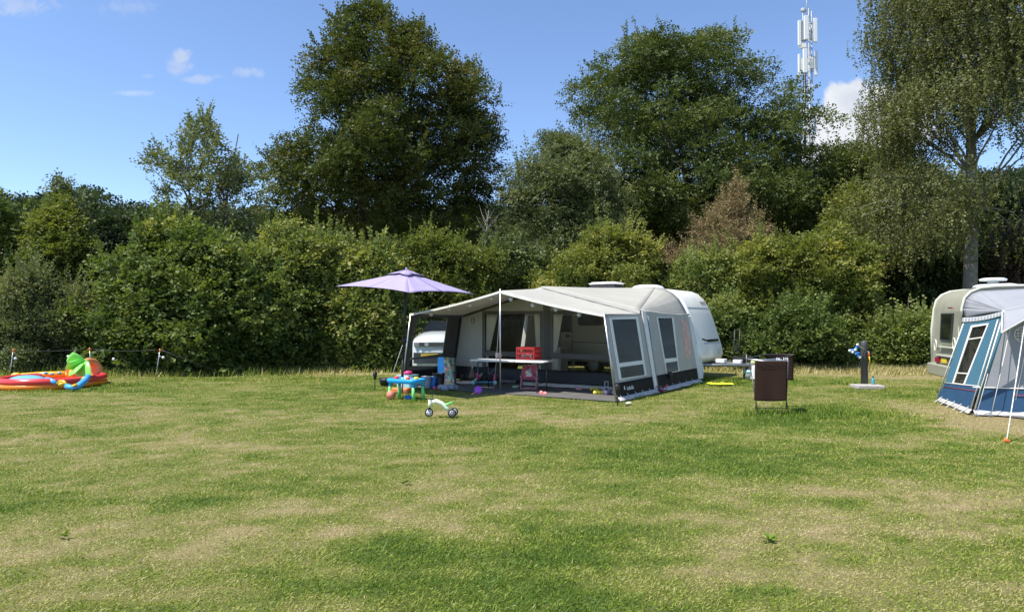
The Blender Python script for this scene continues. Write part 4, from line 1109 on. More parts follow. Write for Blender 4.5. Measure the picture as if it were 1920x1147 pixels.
# inner front wall with windows
pf = Plane(A(0, 2.15), A(1, 2.15), A(0, 2.15, 1))
def av(px): 
    q = hit(px, 620, pf.p, pf.n) - AO; return q.dot(AU)
a_w1l, a_w1r, a_f1l = av(909), av(1014), av(904); a_c0, a_c1 = av(1020.5), av(1030.5); a_w2l = av(1034.5)
zt, zb, zl1, zl0 = 1.88, .84, .725, .41
def rect(mb, a0, a1, z0, z1, off=0.0, th=.008): mb.prism([A(a0, 2.15 - off, z0), A(a1, 2.15 - off, z0), A(a1, 2.15 - off, z1), A(a0, 2.15 - off, z1)], AV * th); return mb
MB().prism([A(-5.93, 2.15, .41), A(a_f1l, 2.15, .41), A(a_f1l, 2.15, 1.95), A(-5.69, 2.15, 1.90)], AV * .008).build('side_panel', M_['beige'], aw)
def zroof(a): return (1.93 + (a + 5.65) / 2.6 * .65 if a < -3.05 else 1.93 + (-.37 - a) / 2.68 * .65) - .015
gb = MB(); gb.prism([A(-5.69, 2.15, 1.90), A(a_f1l, 2.15, 1.95), A(a_f1l, 2.15, zroof(a_f1l))], AV * .008)
gb.prism([A(a_f1l, 2.15, 1.95), A(-.45, 2.15, 1.93), A(-3.05, 2.15, zroof(-3.05)), A(a_f1l, 2.15, zroof(a_f1l))], AV * .008); gb.build('gable_panel', M_['beige'], aw)
fr = MB()
rect(fr, a_f1l, a_w1l, .41, 1.95); rect(fr, a_w1l, a_w1r, zt, 1.95); rect(fr, a_w1l, a_w1r, zl1, zb); rect(fr, a_w1r, a_c0, .41, 1.95)
rect(fr, a_c1, a_w2l, .41, 1.95); rect(fr, a_w2l, -.62, zt, 1.95); rect(fr, a_w2l, -.62, zl1, zb); fr.prism([A(-.62, 2.15, .41), A(-.08, 2.15, .41), A(-.33, 2.15, 1.9), A(-.62, 2.15, 1.9)], AV * .008)
amid = av(1076)
rect(fr, amid - .012, amid + .012, zl0, zl1)
fr.build('front_wall', M_['char2'], aw)
rect(MB(), a_c0, a_c1, .1, 2.4, .012, .03).build('door_sleeve', M_['char'], aw)
MB().prism([A(av(1018), 2.13, 2.42), A(av(1033), 2.13, 2.35), A(av(1032), 2.13, 1.95), A(av(1019), 2.13, 1.95)], AV * .006).build('roof_panel', M_['char2'], aw)
skf = MB(); skf.grid(lambda u, v: A(-5.96 + 5.88 * u, 2.13 - .05 * (1 - v) * (1 + .5 * math.sin(u * 31)), .06 + .355 * v), 50, 5)
solid(skf.build('front_skirt', mat('navy_black_skirt', (.016, .016, .018), .6, var=.2), aw), .006)
mf2 = MB(); mudflap(mf2, lambda u: (A(-3.6 + 3.2 * u, 2.06, 0), -AV), 26, 5, .10); solid(mf2.build('mud_flap', M_['mud'], aw), .004)
for (a0, a1) in ((a_w1l, a_w1r), (a_w2l, -.62)):
    w_ = rect(MB(), a0, a0 + .02, zb, zt, .004, .012); rect(w_, a1 - .02, a1, zb, zt, .004, .012); rect(w_, a0, a1, zt - .02, zt, .004, .012); rect(w_, a0, a1, zb, zb + .02, .004, .012)
    wo_ = w_.build('window', M_['char'], aw)
    rect(MB(), a0, a1, zb, zt, -.003, .003).build('pane', clear_in, wo_)
    rect(MB(), a0, a1, zl0, zl1, -.003, .003).build('pane', clear_in, wo_)
def curtain(a_t0, a_t1, a_b0, a_b1, z0, z1, nf=7):
    mb = MB()
    def fn(u, v):
        a_ = (a_b0 + (a_b1 - a_b0) * u) * (1 - v) ** 1.0 + (a_t0 + (a_t1 - a_t0) * u) * (1 - (1 - v))
        return A(a_, 2.21 + .02 * math.sin(u * nf * PI * 2), z0 + (z1 - z0) * v)
    mb.grid(fn, 40, 8); return mb
for (t0, t1, b0, b1, z0, z1) in ((910, 931, 909, 916, .86, 1.87), (999, 1014.5, 1004, 1014, .86, 1.87), (1035.5, 1053.5, 1034.5, 1041, .86, 1.87), (1034.5, 1043, 1035, 1044, .42, .72), (1006, 1013, 1009, 1013, .42, .72), (909, 914, 909, 914, .42, .72)):
    solid(curtain(av(t0), av(t1), av(b0), av(b1), z0, z1).build('curtain', M_['curtain'], aw), .004)
vt = MB()
vc = pf(Z1(676, 372), .006); rv = .125
vt.tube([vc + AU * rv * math.cos(t_) + Vector((0, 0, rv * math.sin(t_))) for t_ in np.linspace(0, 2 * PI, 28)[:-1]], .008, 5, closed=True)
for k in (-.6, -.2, .2, .6):
    h_ = rv * math.sqrt(1 - k * k); vt.tube([vc + AU * rv * k - Vector((0, 0, h_)), vc + AU * rv * k + Vector((0, 0, h_))], .005, 4); vt.tube([vc + Vector((0, 0, rv * k)) - AU * h_, vc + Vector((0, 0, rv * k)) + AU * h_], .005, 4)
vo = vt.build('vent_ring', M_['lightgrey'], aw)
MB().prism([vc + pf.n * -.004 + AU * rv * math.cos(t_) + Vector((0, 0, rv * math.sin(t_))) for t_ in np.linspace(0, 2 * PI, 28)[:-1]], pf.n * .002).build('mesh', M_['char'], vo)
# ground mat
gmb = MB(); gmb.box(A(-3.0, 2.72, .006), (5.94, 5.5, .010), -PH)
gmo = gmb.build('ground_mat', M_['carpet'], None, loc=A(-3, 2.7, 0)); tag(gmo, 'dark grey ground mat spread on the grass under the awning', 'mat')
gmo['kind'] = None; del gmo['kind']

# straps and ropes of the awning
def ladder(name, label, p, q, m1):
    o = thing(name, label, 'guy rope', (q.x, q.y, 0), 0, 'guy ropes of the grey awning')
    MB().tube([p, q], .006, 5).tube([p + AU * .03, q + AU * .03], .006, 5).build('strap', m1, o)
    MB().tube([q + Vector((0, 0, .12)), q - Vector((0, 0, .03))], .011, 6).build('peg', M_['galv'], o)
    return o
ladder('guy_rope', 'black guy strap from the front right canopy corner to the grass', pr(Z2(640, 610)) + AU * .03 - AV * .05, G(1158, 757), M_['steel'])
o = thing('guy_rope', 'grey guy strap running from the canopy peak down past the white table', 'guy rope', A(-3.3, .05), 0, 'guy ropes of the grey awning')
MB().tube([CF_A - Vector((0, 0, .1)), CF_A * .5 + A(-3.3, .35, .95) * .5 + Vector((.02, 0, 0)), A(-3.3, .35, .7), A(-3.35, .3, .02)], .007, 5).build('strap', M_['greyp'], o)
o = thing('guy_rope', 'thin guy rope sloping left from the awning side to the hedge foot', 'guy rope', G(727, 722), 0, 'guy ropes of the grey awning')
MB().tube([at(757, 640, 18.2), G(729, 722)], .005, 5).build('rope', M_['rope'], o)
MB().tube([G(729, 722) + Vector((0, 0, .08)), G(729, 722)], .01, 5).build('peg', M_['galv'], o)

# ------------------------------------------------------------ light chain under the canopy
lc = thing('light_chain', 'string of clear round bulbs hanging under the canopy edge', 'string lights', A(-3, .12, 2.0))
cb = MB(); pts_ = []
for (x, y) in ((775, 592), (808, 583), (843, 573), (881, 564), (922, 552), (938, 549.5), (960, 553), (999, 563), (1042, 571.5), (1085, 581), (1128, 590)): pts_.append(hit(x, y, A(0, .12), AV))
cb.tube(pts_, .006, 5).build('cord', M_['black'], lc)
for (X_, Y_) in ((315, 310), (473, 262), (648, 230), (835, 172), (1000, 180), (1188, 232), (1387, 267), (1586, 312)):
    c = hit(*Z1(X_, Y_), A(0, .12), AV)
    c = c - Vector((0, 0, .02)); b_ = MB().ball(c, .052, 12).build('bulb', M_['bulb'], lc)
    MB().tube([c + Vector((0, 0, .035)), c + Vector((0, 0, .095))], .015, 6).build('socket', M_['white'], b_)

# ------------------------------------------------------------ parasol
UF = G(753, 738); UT = at(762, 508, 15.85)
um = thing('parasol', 'lilac parasol on a black pole in front of the awning', 'parasol', UF)
MB().tube([UF, UF + (UT - UF) * .35], .030, 10).tube([UF + (UT - UF) * .33, UT], .025, 10).build('pole', M_['black'], um)
cj = UF + (UT - UF) * .43
MB().ball(cj, (.05, .05, .09), 12).box(cj + Vector((.05, 0, -.02)), (.05, .03, .03)).build('crank', M_['black'], um)
corn = [at(630, 536.5, 15.9), at(768, 548.5, 14.3), at(890, 551.5, 15.7), at(757, 540, 17.3)]
top = UT + Vector((0, 0, 0)); um_m = MB(); rib = []
edge = []
for i in range(4):
    a_, b_ = corn[i], corn[(i + 1) % 4]
    edge += [a_, (a_ + b_) / 2 + Vector((0, 0, .045))]
for i in range(8):
    a_, b_ = edge[i], edge[(i + 1) % 8]
    def fn(u, v, a_=a_, b_=b_):
        e_ = a_ * (1 - u) + b_ * u; e_ = e_ + (top - e_) * .035 * math.sin(u * PI)
        p = e_ * (1 - v) + (top - Vector((0, 0, .02)) + (e_ - top) * .03) * v
        return p - Vector((0, 0, .02 * math.sin(v * PI) * math.sin(u * PI)))
    um_m.grid(fn, 6, 10)
solid(um_m.build('canopy', M_['lilac'], um), .004)
vm = MB()
for i in range(8):
    a_, b_ = edge[i], edge[(i + 1) % 8]
    pa, pb = top + (a_ - top) * .27 + Vector((0, 0, .025)), top + (b_ - top) * .22 + Vector((0, 0, .035))
    if i % 2: pa, pb = top + (a_ - top) * .22 + Vector((0, 0, .035)), top + (b_ - top) * .27 + Vector((0, 0, .025))
    vm.add([pa, pb, top + Vector((0, 0, .035))], [(0, 1, 2)], True)
solid(vm.build('vent', M_['lilac'], um), .004)
MB().ball(top + Vector((0, 0, .045)), (.03, .03, .035), 10).build('finial', M_['lilac'], um)
for i in range(8):
    e_ = edge[i]; MB().tube([top - Vector((0, 0, .13)), e_ - Vector((0, 0, .012))], .007, 5).build('rib', M_['black'], um)
MB().tube([UF + Vector((0, 0, .0)), UF + Vector((0, 0, .25))], .03, 10).tube([UF + Vector((-.12, 0, .05)), UF + Vector((.12, 0, .06))], .012, 6).build('ground_spike', M_['galv'], um)

# ------------------------------------------------------------ folding table and what is on it
TR = math.radians(-24.8)
tb_ = thing('folding_table', 'white folding table under the canopy carrying a red crate', 'table', (0, 16.5, 0), TR)
def TL(x, y, z): return Vector((0, 16.5, 0)) + Matrix.Rotation(TR, 3, 'Z') @ Vector((x, y, z))
MB().box((0, 0, .725), (1.94, .78, .04), bev=.03).build('tabletop', M_['white'], tb_, world=False)
for sx in (-1, 1):
    l = MB()
    for sy in (-1, 1): l.tube([(sx * .78, sy * .28, .70), (sx * .78, sy * .30, .0)], .014, 8)
    l.tube([(sx * .78, -.29, .22), (sx * .78, .29, .22)], .012, 6).tube([(sx * .78, -.28, .68), (sx * .78, .28, .68)], .012, 6)
    l.build('leg_frame', M_['steel'], tb_, world=False)
    MB().tube([(sx * .78, 0, .24), (sx * .25, -.12, .69)], .010, 6).tube([(sx * .78, 0, .24), (sx * .25, .12, .69)], .010, 6).build('brace', M_['steel'], tb_, world=False)
# red folding crate
cr_ = onz(992, 674.5, .745)
CRZ = math.radians(-30)
ct = thing('crate', 'bright red folding crate with slatted sides on the white table', 'crate', cr_ + Vector((.0, .27, 0)), CRZ)
cx_, cy_, ch = .50, .36, .30
def crate_side(mb, M, w):
    n = 7
    for z_, h_ in ((.02, .05), (ch / 2, .03), (ch - .025, .05)): mb.box(M @ Vector((0, 0, z_)), (w, .014, h_), M=M.to_3x3())
    for k in range(n + 1): 
        x_ = -w / 2 + w * k / n; wd = .028 if k in (0, n) else .014
        mb.box(M @ Vector((max(min(x_, w / 2 - .014), -w / 2 + .014), .001, ch / 2)), (wd, .012, ch - .01), M=M.to_3x3())
cm_ = MB()
for (tx_, ty_, rz_, w) in ((0, -cy_ / 2, 0, cx_), (0, cy_ / 2, PI, cx_), (cx_ / 2, 0, PI / 2, cy_ - .016), (-cx_ / 2, 0, -PI / 2, cy_ - .016)):
    crate_side(cm_, Matrix.Translation((tx_, ty_, 0)) @ Matrix.Rotation(rz_, 4, 'Z'), w)
cm_.box((0, 0, .008), (cx_ - .02, cy_ - .02, .012)); cm_.build('crate_frame', M_['red'], ct, world=False)
ci = MB()
rr_ = random.Random(4)
for k in range(10): ci.ball((rr_.uniform(-.17, .17), rr_.uniform(-.1, .1), .08 + .02 * (k % 3)), (.05, .05, .06), 8)
o = ci.build('crate_filling', mat_busy('mixed_toys', 16, .7, .4), None, loc=ct.location)
o.rotation_euler = (0, 0, CRZ); o.location = ct.location
me_ = o.data
for v_ in me_.vertices: v_.co = Vector(v_.co) + Vector(ct.location)
tag(o, 'jumble of small purple and pink toys inside the red crate', 'toys')
mg = onz(933, 671, .745)
mug = thing('mug', 'pale pink mug standing on the white table behind the pole', 'mug', mg)
MB().lathe([(.0, .0), (.05, 0), (.06, .02), (.064, .13), (.058, .13), (.052, .02), (0, .015)], mg, 18).build('cup', M_['paleplink'], mug)
MB().tube([mg + Vector((.05, -.02, .10)), mg + Vector((.10, -.03, .10)), mg + Vector((.10, -.03, .04)), mg + Vector((.05, -.02, .03))], .008, 6).build('handle', M_['paleplink'], mug)

# pink child chair
pc = G(992, 729); CZ = math.radians(-12)
ch_ = thing('child_chair', 'small pink folding chair with white unicorn head behind the table', 'chair', pc, CZ)
for sx in (-1, 1):
    f_ = MB(); f_.tube([(sx * .19, -.13, 0), (sx * .19, -.02, .30), (sx * .17, .10, .58)], .011, 7); f_.tube([(sx * .17, .12, 0), (sx * .18, .0, .2), (sx * .18, -.14, .27), (sx * .19, -.15, .33), (sx * .19, .02, .34)], .010, 7)
    f_.build('leg', M_['pinkm'], ch_, world=False)
MB().tube([(-.19, -.13, .02), (.19, -.13, .02)], .010, 7).tube([(-.17, .12, .02), (.17, .12, .02)], .010, 7).tube([(-.17, .10, .58), (.17, .10, .58)], .011, 7).build('cross_bar', M_['pinkm'], ch_, world=False)
MB().box((0, .05, .42), (.34, .012, .33), M=Matrix.Rotation(math.radians(-20), 3, 'X') , bev=.004).build('backrest', M_['pinkc'], ch_, world=False)
MB().box((0, -.03, .245), (.34, .24, .012)).build('seat', M_['pinkc'], ch_, world=False)
Rb = Matrix.Rotation(math.radians(-20), 3, 'X')
un = MB(); pts_u = [(-.09, -.12), (.06, -.12), (.07, -.03), (.04, .04), (.03, .13), (.0, .06), (-.03, .07), (-.10, -.0), (-.11, -.04), (-.07, -.05), (-.05, -.03)]
un.prism([Vector((0, .05, .42)) + Rb @ Vector((x, -.0085, y)) for x, y in pts_u], Rb @ Vector((0, -.003, 0))); un.build('print', M_['white'], ch_, world=False)
# ------------------------------------------------------------ loose things around the awning
def one(mb, name, m, label, cat, loc, group=None, smooth=None):
    o = mb.build(name, m, None, loc=loc, sharp=smooth); tag(o, label, cat, group); return o
# board with a colourful picture
bp_ = G(838, 719.5)
br = thing('picture_board', 'blue edged cardboard box with a busy colourful picture, upright by the left wall', 'box', bp_, math.radians(-20))
MB().box((-.16, 0, .36), (.18, .10, .68)).build('side', M_['blue2'], br, world=False)
MB().box((.09, -.0, .35), (.30, .13, .70)).build('front', mat_busy('busy_picture', 17, .75, .16), br, world=False)
# buckets
def bucket(name, label, c, r, h, m, grp='buckets by the awning', rim=None, handle=True):
    o = thing(name, label, 'bucket', c, 0, grp)
    MB().lathe([(0, .0), (r * .78, 0), (r * .8, .01), (r, h), (r * .94, h), (r * .75, .02), (0, .02)], c, 22).build('tub', m, o)
    MB().tube([c + Vector((r * 1.02 * math.cos(t_), r * 1.02 * math.sin(t_), h)) for t_ in np.linspace(0, 2 * PI, 22)[:-1]], .009, 6, closed=True).build('rim', rim or m, o)
    if handle: MB().tube([c + Vector((r * 1.03 * math.cos(t_), -r * .95 * math.sin(t_) - .0, h + .01 - .03 * math.sin(t_))) for t_ in np.linspace(0, PI, 10)], .005, 5).build('handle', M_['galv'], o)
    return o
bucket('bucket', 'black bucket next to the blue edged picture box', G(823, 725), .155, .34, M_['black'])
bucket('bucket', 'grey bucket with pale lid standing behind the water table', G(799, 727.5), .125, .29, M_['greyp'], rim=M_['white'])
bucket('bucket', 'bright blue bucket wedged between the grey and the black buckets', G(811, 726), .10, .27, M_['blue2'], rim=M_['pteal'])
tc_ = G(725, 722)
MB_t = MB().lathe([(0, 0), (.15, 0), (.19, .12), (.20, .19), (.185, .19), (.17, .03), (0, .02)], tc_, 20)
one(MB_t, 'tub', M_['black'], 'low black rubber tub on the grass left of the water table', 'tub', tc_)
# stacked storage boxes
sb_ = G(764, 728.5)
o = thing('storage_box', 'teal storage box at the bottom of the stack by the left wall', 'box', sb_, -.3, 'stacked teal storage boxes')
MB().box((0, 0, .09), (.44, .34, .17), bev=.03).build('tub', M_['pteal'], o, world=False); MB().box((0, 0, .18), (.47, .36, .02)).build('lid', M_['teal'], o, world=False)
s2 = sb_ + Vector((0, 0, .19)); o = thing('storage_box', 'teal storage box with pale stripe, upper one of the stack', 'box', s2, -.3, 'stacked teal storage boxes')
MB().box((0, 0, .07), (.44, .34, .12), bev=.03).build('tub', M_['teal'], o, world=False); MB().box((0, 0, .14), (.46, .35, .03)).build('lid', M_['pteal'], o, world=False)
s3 = s2 + Vector((.02, 0, .155)); one(MB().ball(s3 + Vector((0, 0, .05)), (.11, .09, .055), 12).ball(s3 + Vector((-.08, 0, .03)), (.06, .07, .04), 10), 'folded_cloth', M_['magenta'], 'crumpled dark pink cloth on top of the teal boxes', 'cloth', s3)
ob = G(752, 735); one(MB().box(ob + Vector((0, 0, .05)), (.40, .26, .10), -.2, bev=.02), 'toy_tray', M_['orange'], 'flat orange tray under the water table', 'tray', ob)
# water play table
WC = Vector((-2.28, 14.75, 0)); WR = math.radians(-30)
wt_ = thing('water_table', 'blue topped children water table on light green legs', 'water table', WC, WR)
tp = MB()
L_, W_ = .40, .24
def rrect(l, w, r_, z, n=5):
    out = []
    for (sx, sy, a0) in ((1, -1, -PI / 2), (1, 1, 0), (-1, 1, PI / 2), (-1, -1, PI)):
        for k in range(n): t_ = a0 + PI / 2 * k / (n - 1); out.append(Vector((sx * (l - r_) + r_ * math.cos(t_), sy * (w - r_) + r_ * math.sin(t_), z)))
    return out
rings = [rrect(L_ * .93, W_ * .90, .10, .35), rrect(L_, W_, .12, .39), rrect(L_, W_, .12, .43), rrect(L_ * .96, W_ * .94, .11, .445), rrect(L_ * .88, W_ * .84, .10, .43), rrect(L_ * .85, W_ * .80, .09, .385)]
n_ = len(rings[0]); vs_ = [p for r_ in rings for p in r_]; fs_ = [tuple(range(n_ - 1, -1, -1)), tuple(range(5 * n_, 6 * n_))]
for i in range(5):
    for k in range(n_): fs_.append((i * n_ + k, i * n_ + (k + 1) % n_, (i + 1) * n_ + (k + 1) % n_, (i + 1) * n_ + k))
tp.add(vs_, fs_, True); tp.build('basin', M_['blue'], wt_, world=False, sharp=50)
for sx in (-1, 1):
    for sy in (-1, 1):
        MB().tube([(sx * .30, sy * .15, .355), (sx * .315, sy * .16, .28)], [.036, .036], 12).build('leg_socket', M_['blue'], wt_, world=False)
        MB().tube([(sx * .312, sy * .158, .30), (sx * .335, sy * .175, .0)], [.030, .038], 12).build('leg', M_['green'], wt_, world=False)
tv = [('toy_boat', M_['red'], (-.26, -.02), 'small red toy at the left end of the water table'), ('toy_cup', M_['red'], (.12, -.1), 'small red cup near the middle of the water table'), ('toy_cup', M_['yellow'], (.22, .06), 'small yellow cup at the right end of the water table'), ('toy_sieve', M_['white'], (-.06, .08), 'small white sieve in the water table')]
for nm, m, (x, y), lb in tv:
    p = WC + Matrix.Rotation(WR, 3, 'Z') @ Vector((x, y, .39)); one(MB().lathe([(0, 0), (.035, 0), (.05, .09), (.043, .09), (.03, .01), (0, .01)], p, 14).tube([p + Vector((.04, 0, .05)), p + Vector((.09, 0, .07))], .008, 5), nm, m, lb, 'toy', p, 'toys in the water table')
# ball, shoes, small toys
p = G(733, 748); one(MB().ball(p + Vector((0, 0, .085)), .10, 22), 'ball', M_['terra'], 'faded red ball lying in the grass by the water table', 'ball', p)
def shoes(p, m, label, rz, grp, s=1.0, name='shoes'):
    mb = MB(); R = Matrix.Rotation(rz, 3, 'Z')
    for k in (-1, 1):
        c = Vector(p) + R @ Vector((.05 * k * s, .02 * k, .03))
        mb.ball(c + R @ Vector((0, -.04, 0)) * s, (.034 * s, .055 * s, .03 * s), 10, R); mb.ball(c + R @ Vector((0, .05, .008)) * s, (.03 * s, .045 * s, .042 * s), 10, R); mb.box(c + R @ Vector((0, 0, -.022)) * s, (.066 * s, .18 * s, .016), M=R)
    return one(mb, name, m, label, 'shoes', p, grp)
SG = 'children shoes left lying about'
shoes(G(766, 747), M_['blue2'], 'small blue and white shoes in the grass under the water table', .8, SG)
shoes(G(818, 729), M_['pinkc'], 'dark pink child shoes on the mat near the buckets', .3, SG)
shoes(G(1019, 739), mat('coral', (.80, .25, .24), .6), 'coral pink child clogs on the mat right of the folding chair', 1.2, SG)
def plush(p, m, label, r, n, seed, name='soft_toy', fl=.6):
    mb = MB(); q = random.Random(seed)
    for k in range(n): mb.ball(p + Vector((q.uniform(-r, r), q.uniform(-r * .5, r * .5), r * .35 * q.uniform(.7, 1.1))), (r * q.uniform(.3, .5), r * q.uniform(.3, .45), r * .36), 10)
    return one(mb, name, m, label, 'toy', p)
plush(G(840, 731), M_['gplush'], 'crumpled grey patterned cloth bundle on the mat', .19, 9, 1, 'cloth_bundle')
plush(G(1127, 739), M_['yplush'], 'yellow soft toy lying on the mat near the right canopy corner', .15, 8, 2)
plush(G(1147, 740), M_['lilacp'], 'lilac grey soft rabbit toy beside the right wall', .16, 9, 3)
plush(G(1113, 732), M_['yellow'], 'flat mustard toy behind the yellow soft toy', .11, 4, 4, 'toy', )
p = G(1086, 731); one(MB().lathe([(0, 0), (.07, 0), (.10, .06), (.092, .06), (.06, .01), (0, .01)], p, 18), 'bowl', M_['pinkm'], 'pink bowl on the mat right of the table', 'bowl', p)
p = G(967, 727); one(MB().lathe([(0, 0), (.08, 0), (.10, .06), (.092, .06), (.07, .01), (0, .01)], p, 18), 'bowl', mat('mint', (.35, .48, .38), .4), 'pale green bowl on the mat under the table', 'bowl', p)
# purple racket
p = G(890, 739); rk = thing('toy_racket', 'purple toy bat with pink handle leaning by the left table legs', 'toy bat', p)
c_ = p + Vector((.08, .0, .10)); MB().lathe([(0, -.01), (.085, -.012), (.09, 0), (.085, .012), (0, .01)], c_, 24, Matrix.Rotation(PI / 2 - .25, 3, 'X')).build('bat_face', M_['purple'], rk)
MB().tube([p + Vector((.05, .0, .06)), p + Vector((-.07, -.05, .0))], .014, 7).build('handle', M_['pinkm'], rk)
# child scooter lying under the table
p = G(908, 721); sc_ = thing('child_scooter', 'child scooter with light blue deck and dark pink handle lying under the table', 'scooter', p)
MB().box(p + Vector((0, 0, .07)), (.52, .12, .03), .05, bev=.02).build('deck', mat('scooter_blue', (.10, .42, .60), .4), sc_)
for dx in (-.29, .29): MB().lathe([(.02, -.02), (.05, -.022), (.055, 0), (.05, .022), (.02, .02)], p + Vector((dx, -.03, .06)), 14, Matrix.Rotation(PI / 2, 3, 'X')).build('wheel', M_['pteal'], sc_)
MB().tube([p + Vector((.25, 0, .06)), p + Vector((.30, .02, .28))], .04, 8).tube([p + Vector((-.12, 0, .15)), p + Vector((-.22, .02, .3))], .045, 8).build('handle', M_['magenta'], sc_)
# folded pushchair / hose bundle behind the table legs
p = G(945, 720); fb = MB(); q_ = random.Random(9)
for k in range(6): fb.tube([p + Vector((-.35 + .02 * k, .05 * k, .26 - .02 * k)), p + Vector((-.05, .05 * k, .20 - .03 * k)), p + Vector((.38, .04 * k, .05 + .012 * k))], .018, 6)
fb.box(p + Vector((.1, .1, .08)), (.5, .2, .12), -.1, bev=.03)
one(fb, 'folded_pushchair', M_['steel'], 'folded black and grey pushchair frame lying behind the table', 'pushchair', p)
p = G(872, 720); one(MB().ball(p + Vector((0, 0, .035)), (.26, .12, .035), 16, Matrix.Rotation(-.2, 3, 'Z')).tube([p + Vector((.18, .02, .04)), p + Vector((.32, .1, .14)), p + Vector((.44, .2, .26))], [.035, .03, .03], 8), 'float_board', mat('cream_toy', (.62, .58, .48), .6), 'cream coloured inflatable toy lying on the mat', 'toy', p)
p = G(880, 716) + Vector((0, .35, 0)); one(MB().box(p + Vector((0, 0, .10)), (.55, .25, .18), -.3, bev=.02), 'toy_crate', mat('dark_crate', (.05, .055, .06), .6, var=.6, vscale=20), 'dark crate of toys by the inner awning wall', 'crate', p)
# lantern
p = G(1137, 734); ln = thing('lantern', 'grey camping lantern standing inside the right canopy corner', 'lantern', p)
MB().ring([p + Vector((x, -.04, z)) for x, z in ((-.045, .0), (.045, 0), (.045, .25), (-.045, .25))], [p + Vector((x, -.04, z)) for x, z in ((-.03, .02), (.03, .02), (.03, .23), (-.03, .23))], Vector((0, .08, 0))).box(p + Vector((0, 0, .12)), (.06, .07, .02)).build('frame', M_['silver'], ln)
MB().lathe([(0, -.03), (.024, -.03), (.024, .03), (0, .03)], p + Vector((0, -.01, .06)), 14, Matrix.Rotation(PI / 2, 3, 'X')).box(p + Vector((0, .02, .17)), (.05, .03, .08)).build('lamp', M_['black'], ln)
# pole lamp beside it
# cabinet and box inside the awning
p = A(-4.1, 4.3); k_ = thing('camping_cabinet', 'low white camping cupboard inside the awning behind the left window', 'cupboard', p, -PH)
MB().box((0, 0, .45), (1.0, .45, .86), bev=.01).build('cupboard', mat('cupboard_grey', (.55, .55, .56), .5), k_, world=False); MB().box((0, 0, .89), (1.04, .48, .025)).build('worktop', M_['white'], k_, world=False)
MB().box((-.25, -.232, .45), (.44, .012, .7)).box((.25, -.232, .45), (.44, .012, .7)).build('door', M_['lightgrey'], k_, world=False)
p2 = A(-4.2, 4.3, .905); one(MB().box(p2 + Vector((.0, 0, .12)), (.34, .10, .24), -PH, bev=.01).box(p2 + Vector((0, 0, .01)), (.2, .14, .02), -PH), 'television', M_['glass'], 'small dark television on the white camping cupboard', 'television', p2)
p = A(-1.75, 4.4); one(MB().box(p + Vector((0, 0, .22)), (.42, .42, .40), -PH, bev=.03), 'cool_box', mat('khaki_box', (.34, .31, .17), .6), 'khaki cool box inside the awning behind the right window', 'cool box', p)
p = A(-.9, 4.2); o = thing('camping_chair', 'dark folding camping chair inside the awning at right', 'chair', p, -PH - .3)
MB().box((0, 0, .42), (.5, .48, .05), bev=.02).build('seat', M_['char'], o, world=False); MB().box((0, .27, .74), (.5, .05, .60), M=Matrix.Rotation(-.2, 3, 'X'), bev=.02).build('backrest', M_['char'], o, world=False)
for sx in (-1, 1): MB().tube([(sx * .26, -.24, 0), (sx * .26, .24, .62), (sx * .26, -.2, .62)], .013, 6).tube([(sx * .25, .26, 0), (sx * .25, -.22, .42)], .013, 6).build('leg', M_['alu'], o, world=False)
# solar torches
def torch(px, py, label, first=None, top=None):
    p = G(px, py)
    if first is not None: return dup(first, p, 0, label)
    o = thing('solar_torch', label, 'garden torch', p, 0, 'solar torches stuck in the grass')
    MB().lathe([(0, .22), (.022, .23), (.05, .32), (.055, .40), (.045, .42), (0, .425)], p, 16).build('lamp_head', M_['black'], o)
    MB().tube([p, p + Vector((0, 0, .23))], .011, 7).build('stake', M_['black'], o)
    return o
t1 = torch(703, 729, 'black solar torch in the grass left of the water table')
torch(1257, 729, 'black solar torch in front of the rear side skirt of the awning', t1)
torch(1157.5, 760, 'black solar torch at the front right corner of the awning', t1)
p = G(1179, 757.5); one(MB().ball(p + Vector((0, 0, .02)), (.07, .05, .03), 9), 'stone', mat('pale_stone', (.6, .54, .42), .9), 'pale flat stone in the grass before the awning corner', 'stone', p)
# cables at the sleeve foot
p = A(.12, 2.25); cbm = MB(); q_ = random.Random(2)
for k in range(5): cbm.tube([p + Vector((q_.uniform(-.15, .15), q_.uniform(-.2, .2), .03 + .02 * q_.random() + (.12 if j == 2 else 0))) for j in range(5)], .008, 5)
one(cbm, 'cable', mat('red_cable', (.35, .03, .05), .5), 'tangled red cable at the foot of the awning side wall', 'cable', p)
# trike
TRK = G(828, 781); tk_ = thing('toddler_trike', 'pale green and white toddler trike standing on the lawn', 'trike', TRK)
def TP(px, py, dy=0.0):
    q = at(px, py, TRK.y + dy); return q
MB().tube([TP(806.5, 749), TP(806, 757), TP(805.5, 763)], [.028, .030, .030], 12).tube([TP(808, 753.5), TP(818, 752), TP(828, 756), TP(837, 765), TP(843, 771)], [.030, .042, .040, .036, .028], 12).build('frame', M_['lime'], tk_)
MB().tube([TP(829, 761), TP(838, 758), TP(850, 753)], [.028, .024, .011], 10).build('saddle', M_['green'], tk_)
MB().tube([TP(810, 750, -.02), TP(811, 742, .08), TP(813, 736.5, .14)], .008, 7).tube([TP(806.5, 748.5, -.10), TP(806.5, 748, .12)], .011, 7).build('handlebar', M_['black'], tk_)
MB().tube([TP(805.5, 762), TP(803, 768, -.03)], .014, 8).tube([TP(806.5, 762), TP(806, 770, .035)], .014, 8).build('fork', M_['black'], tk_)
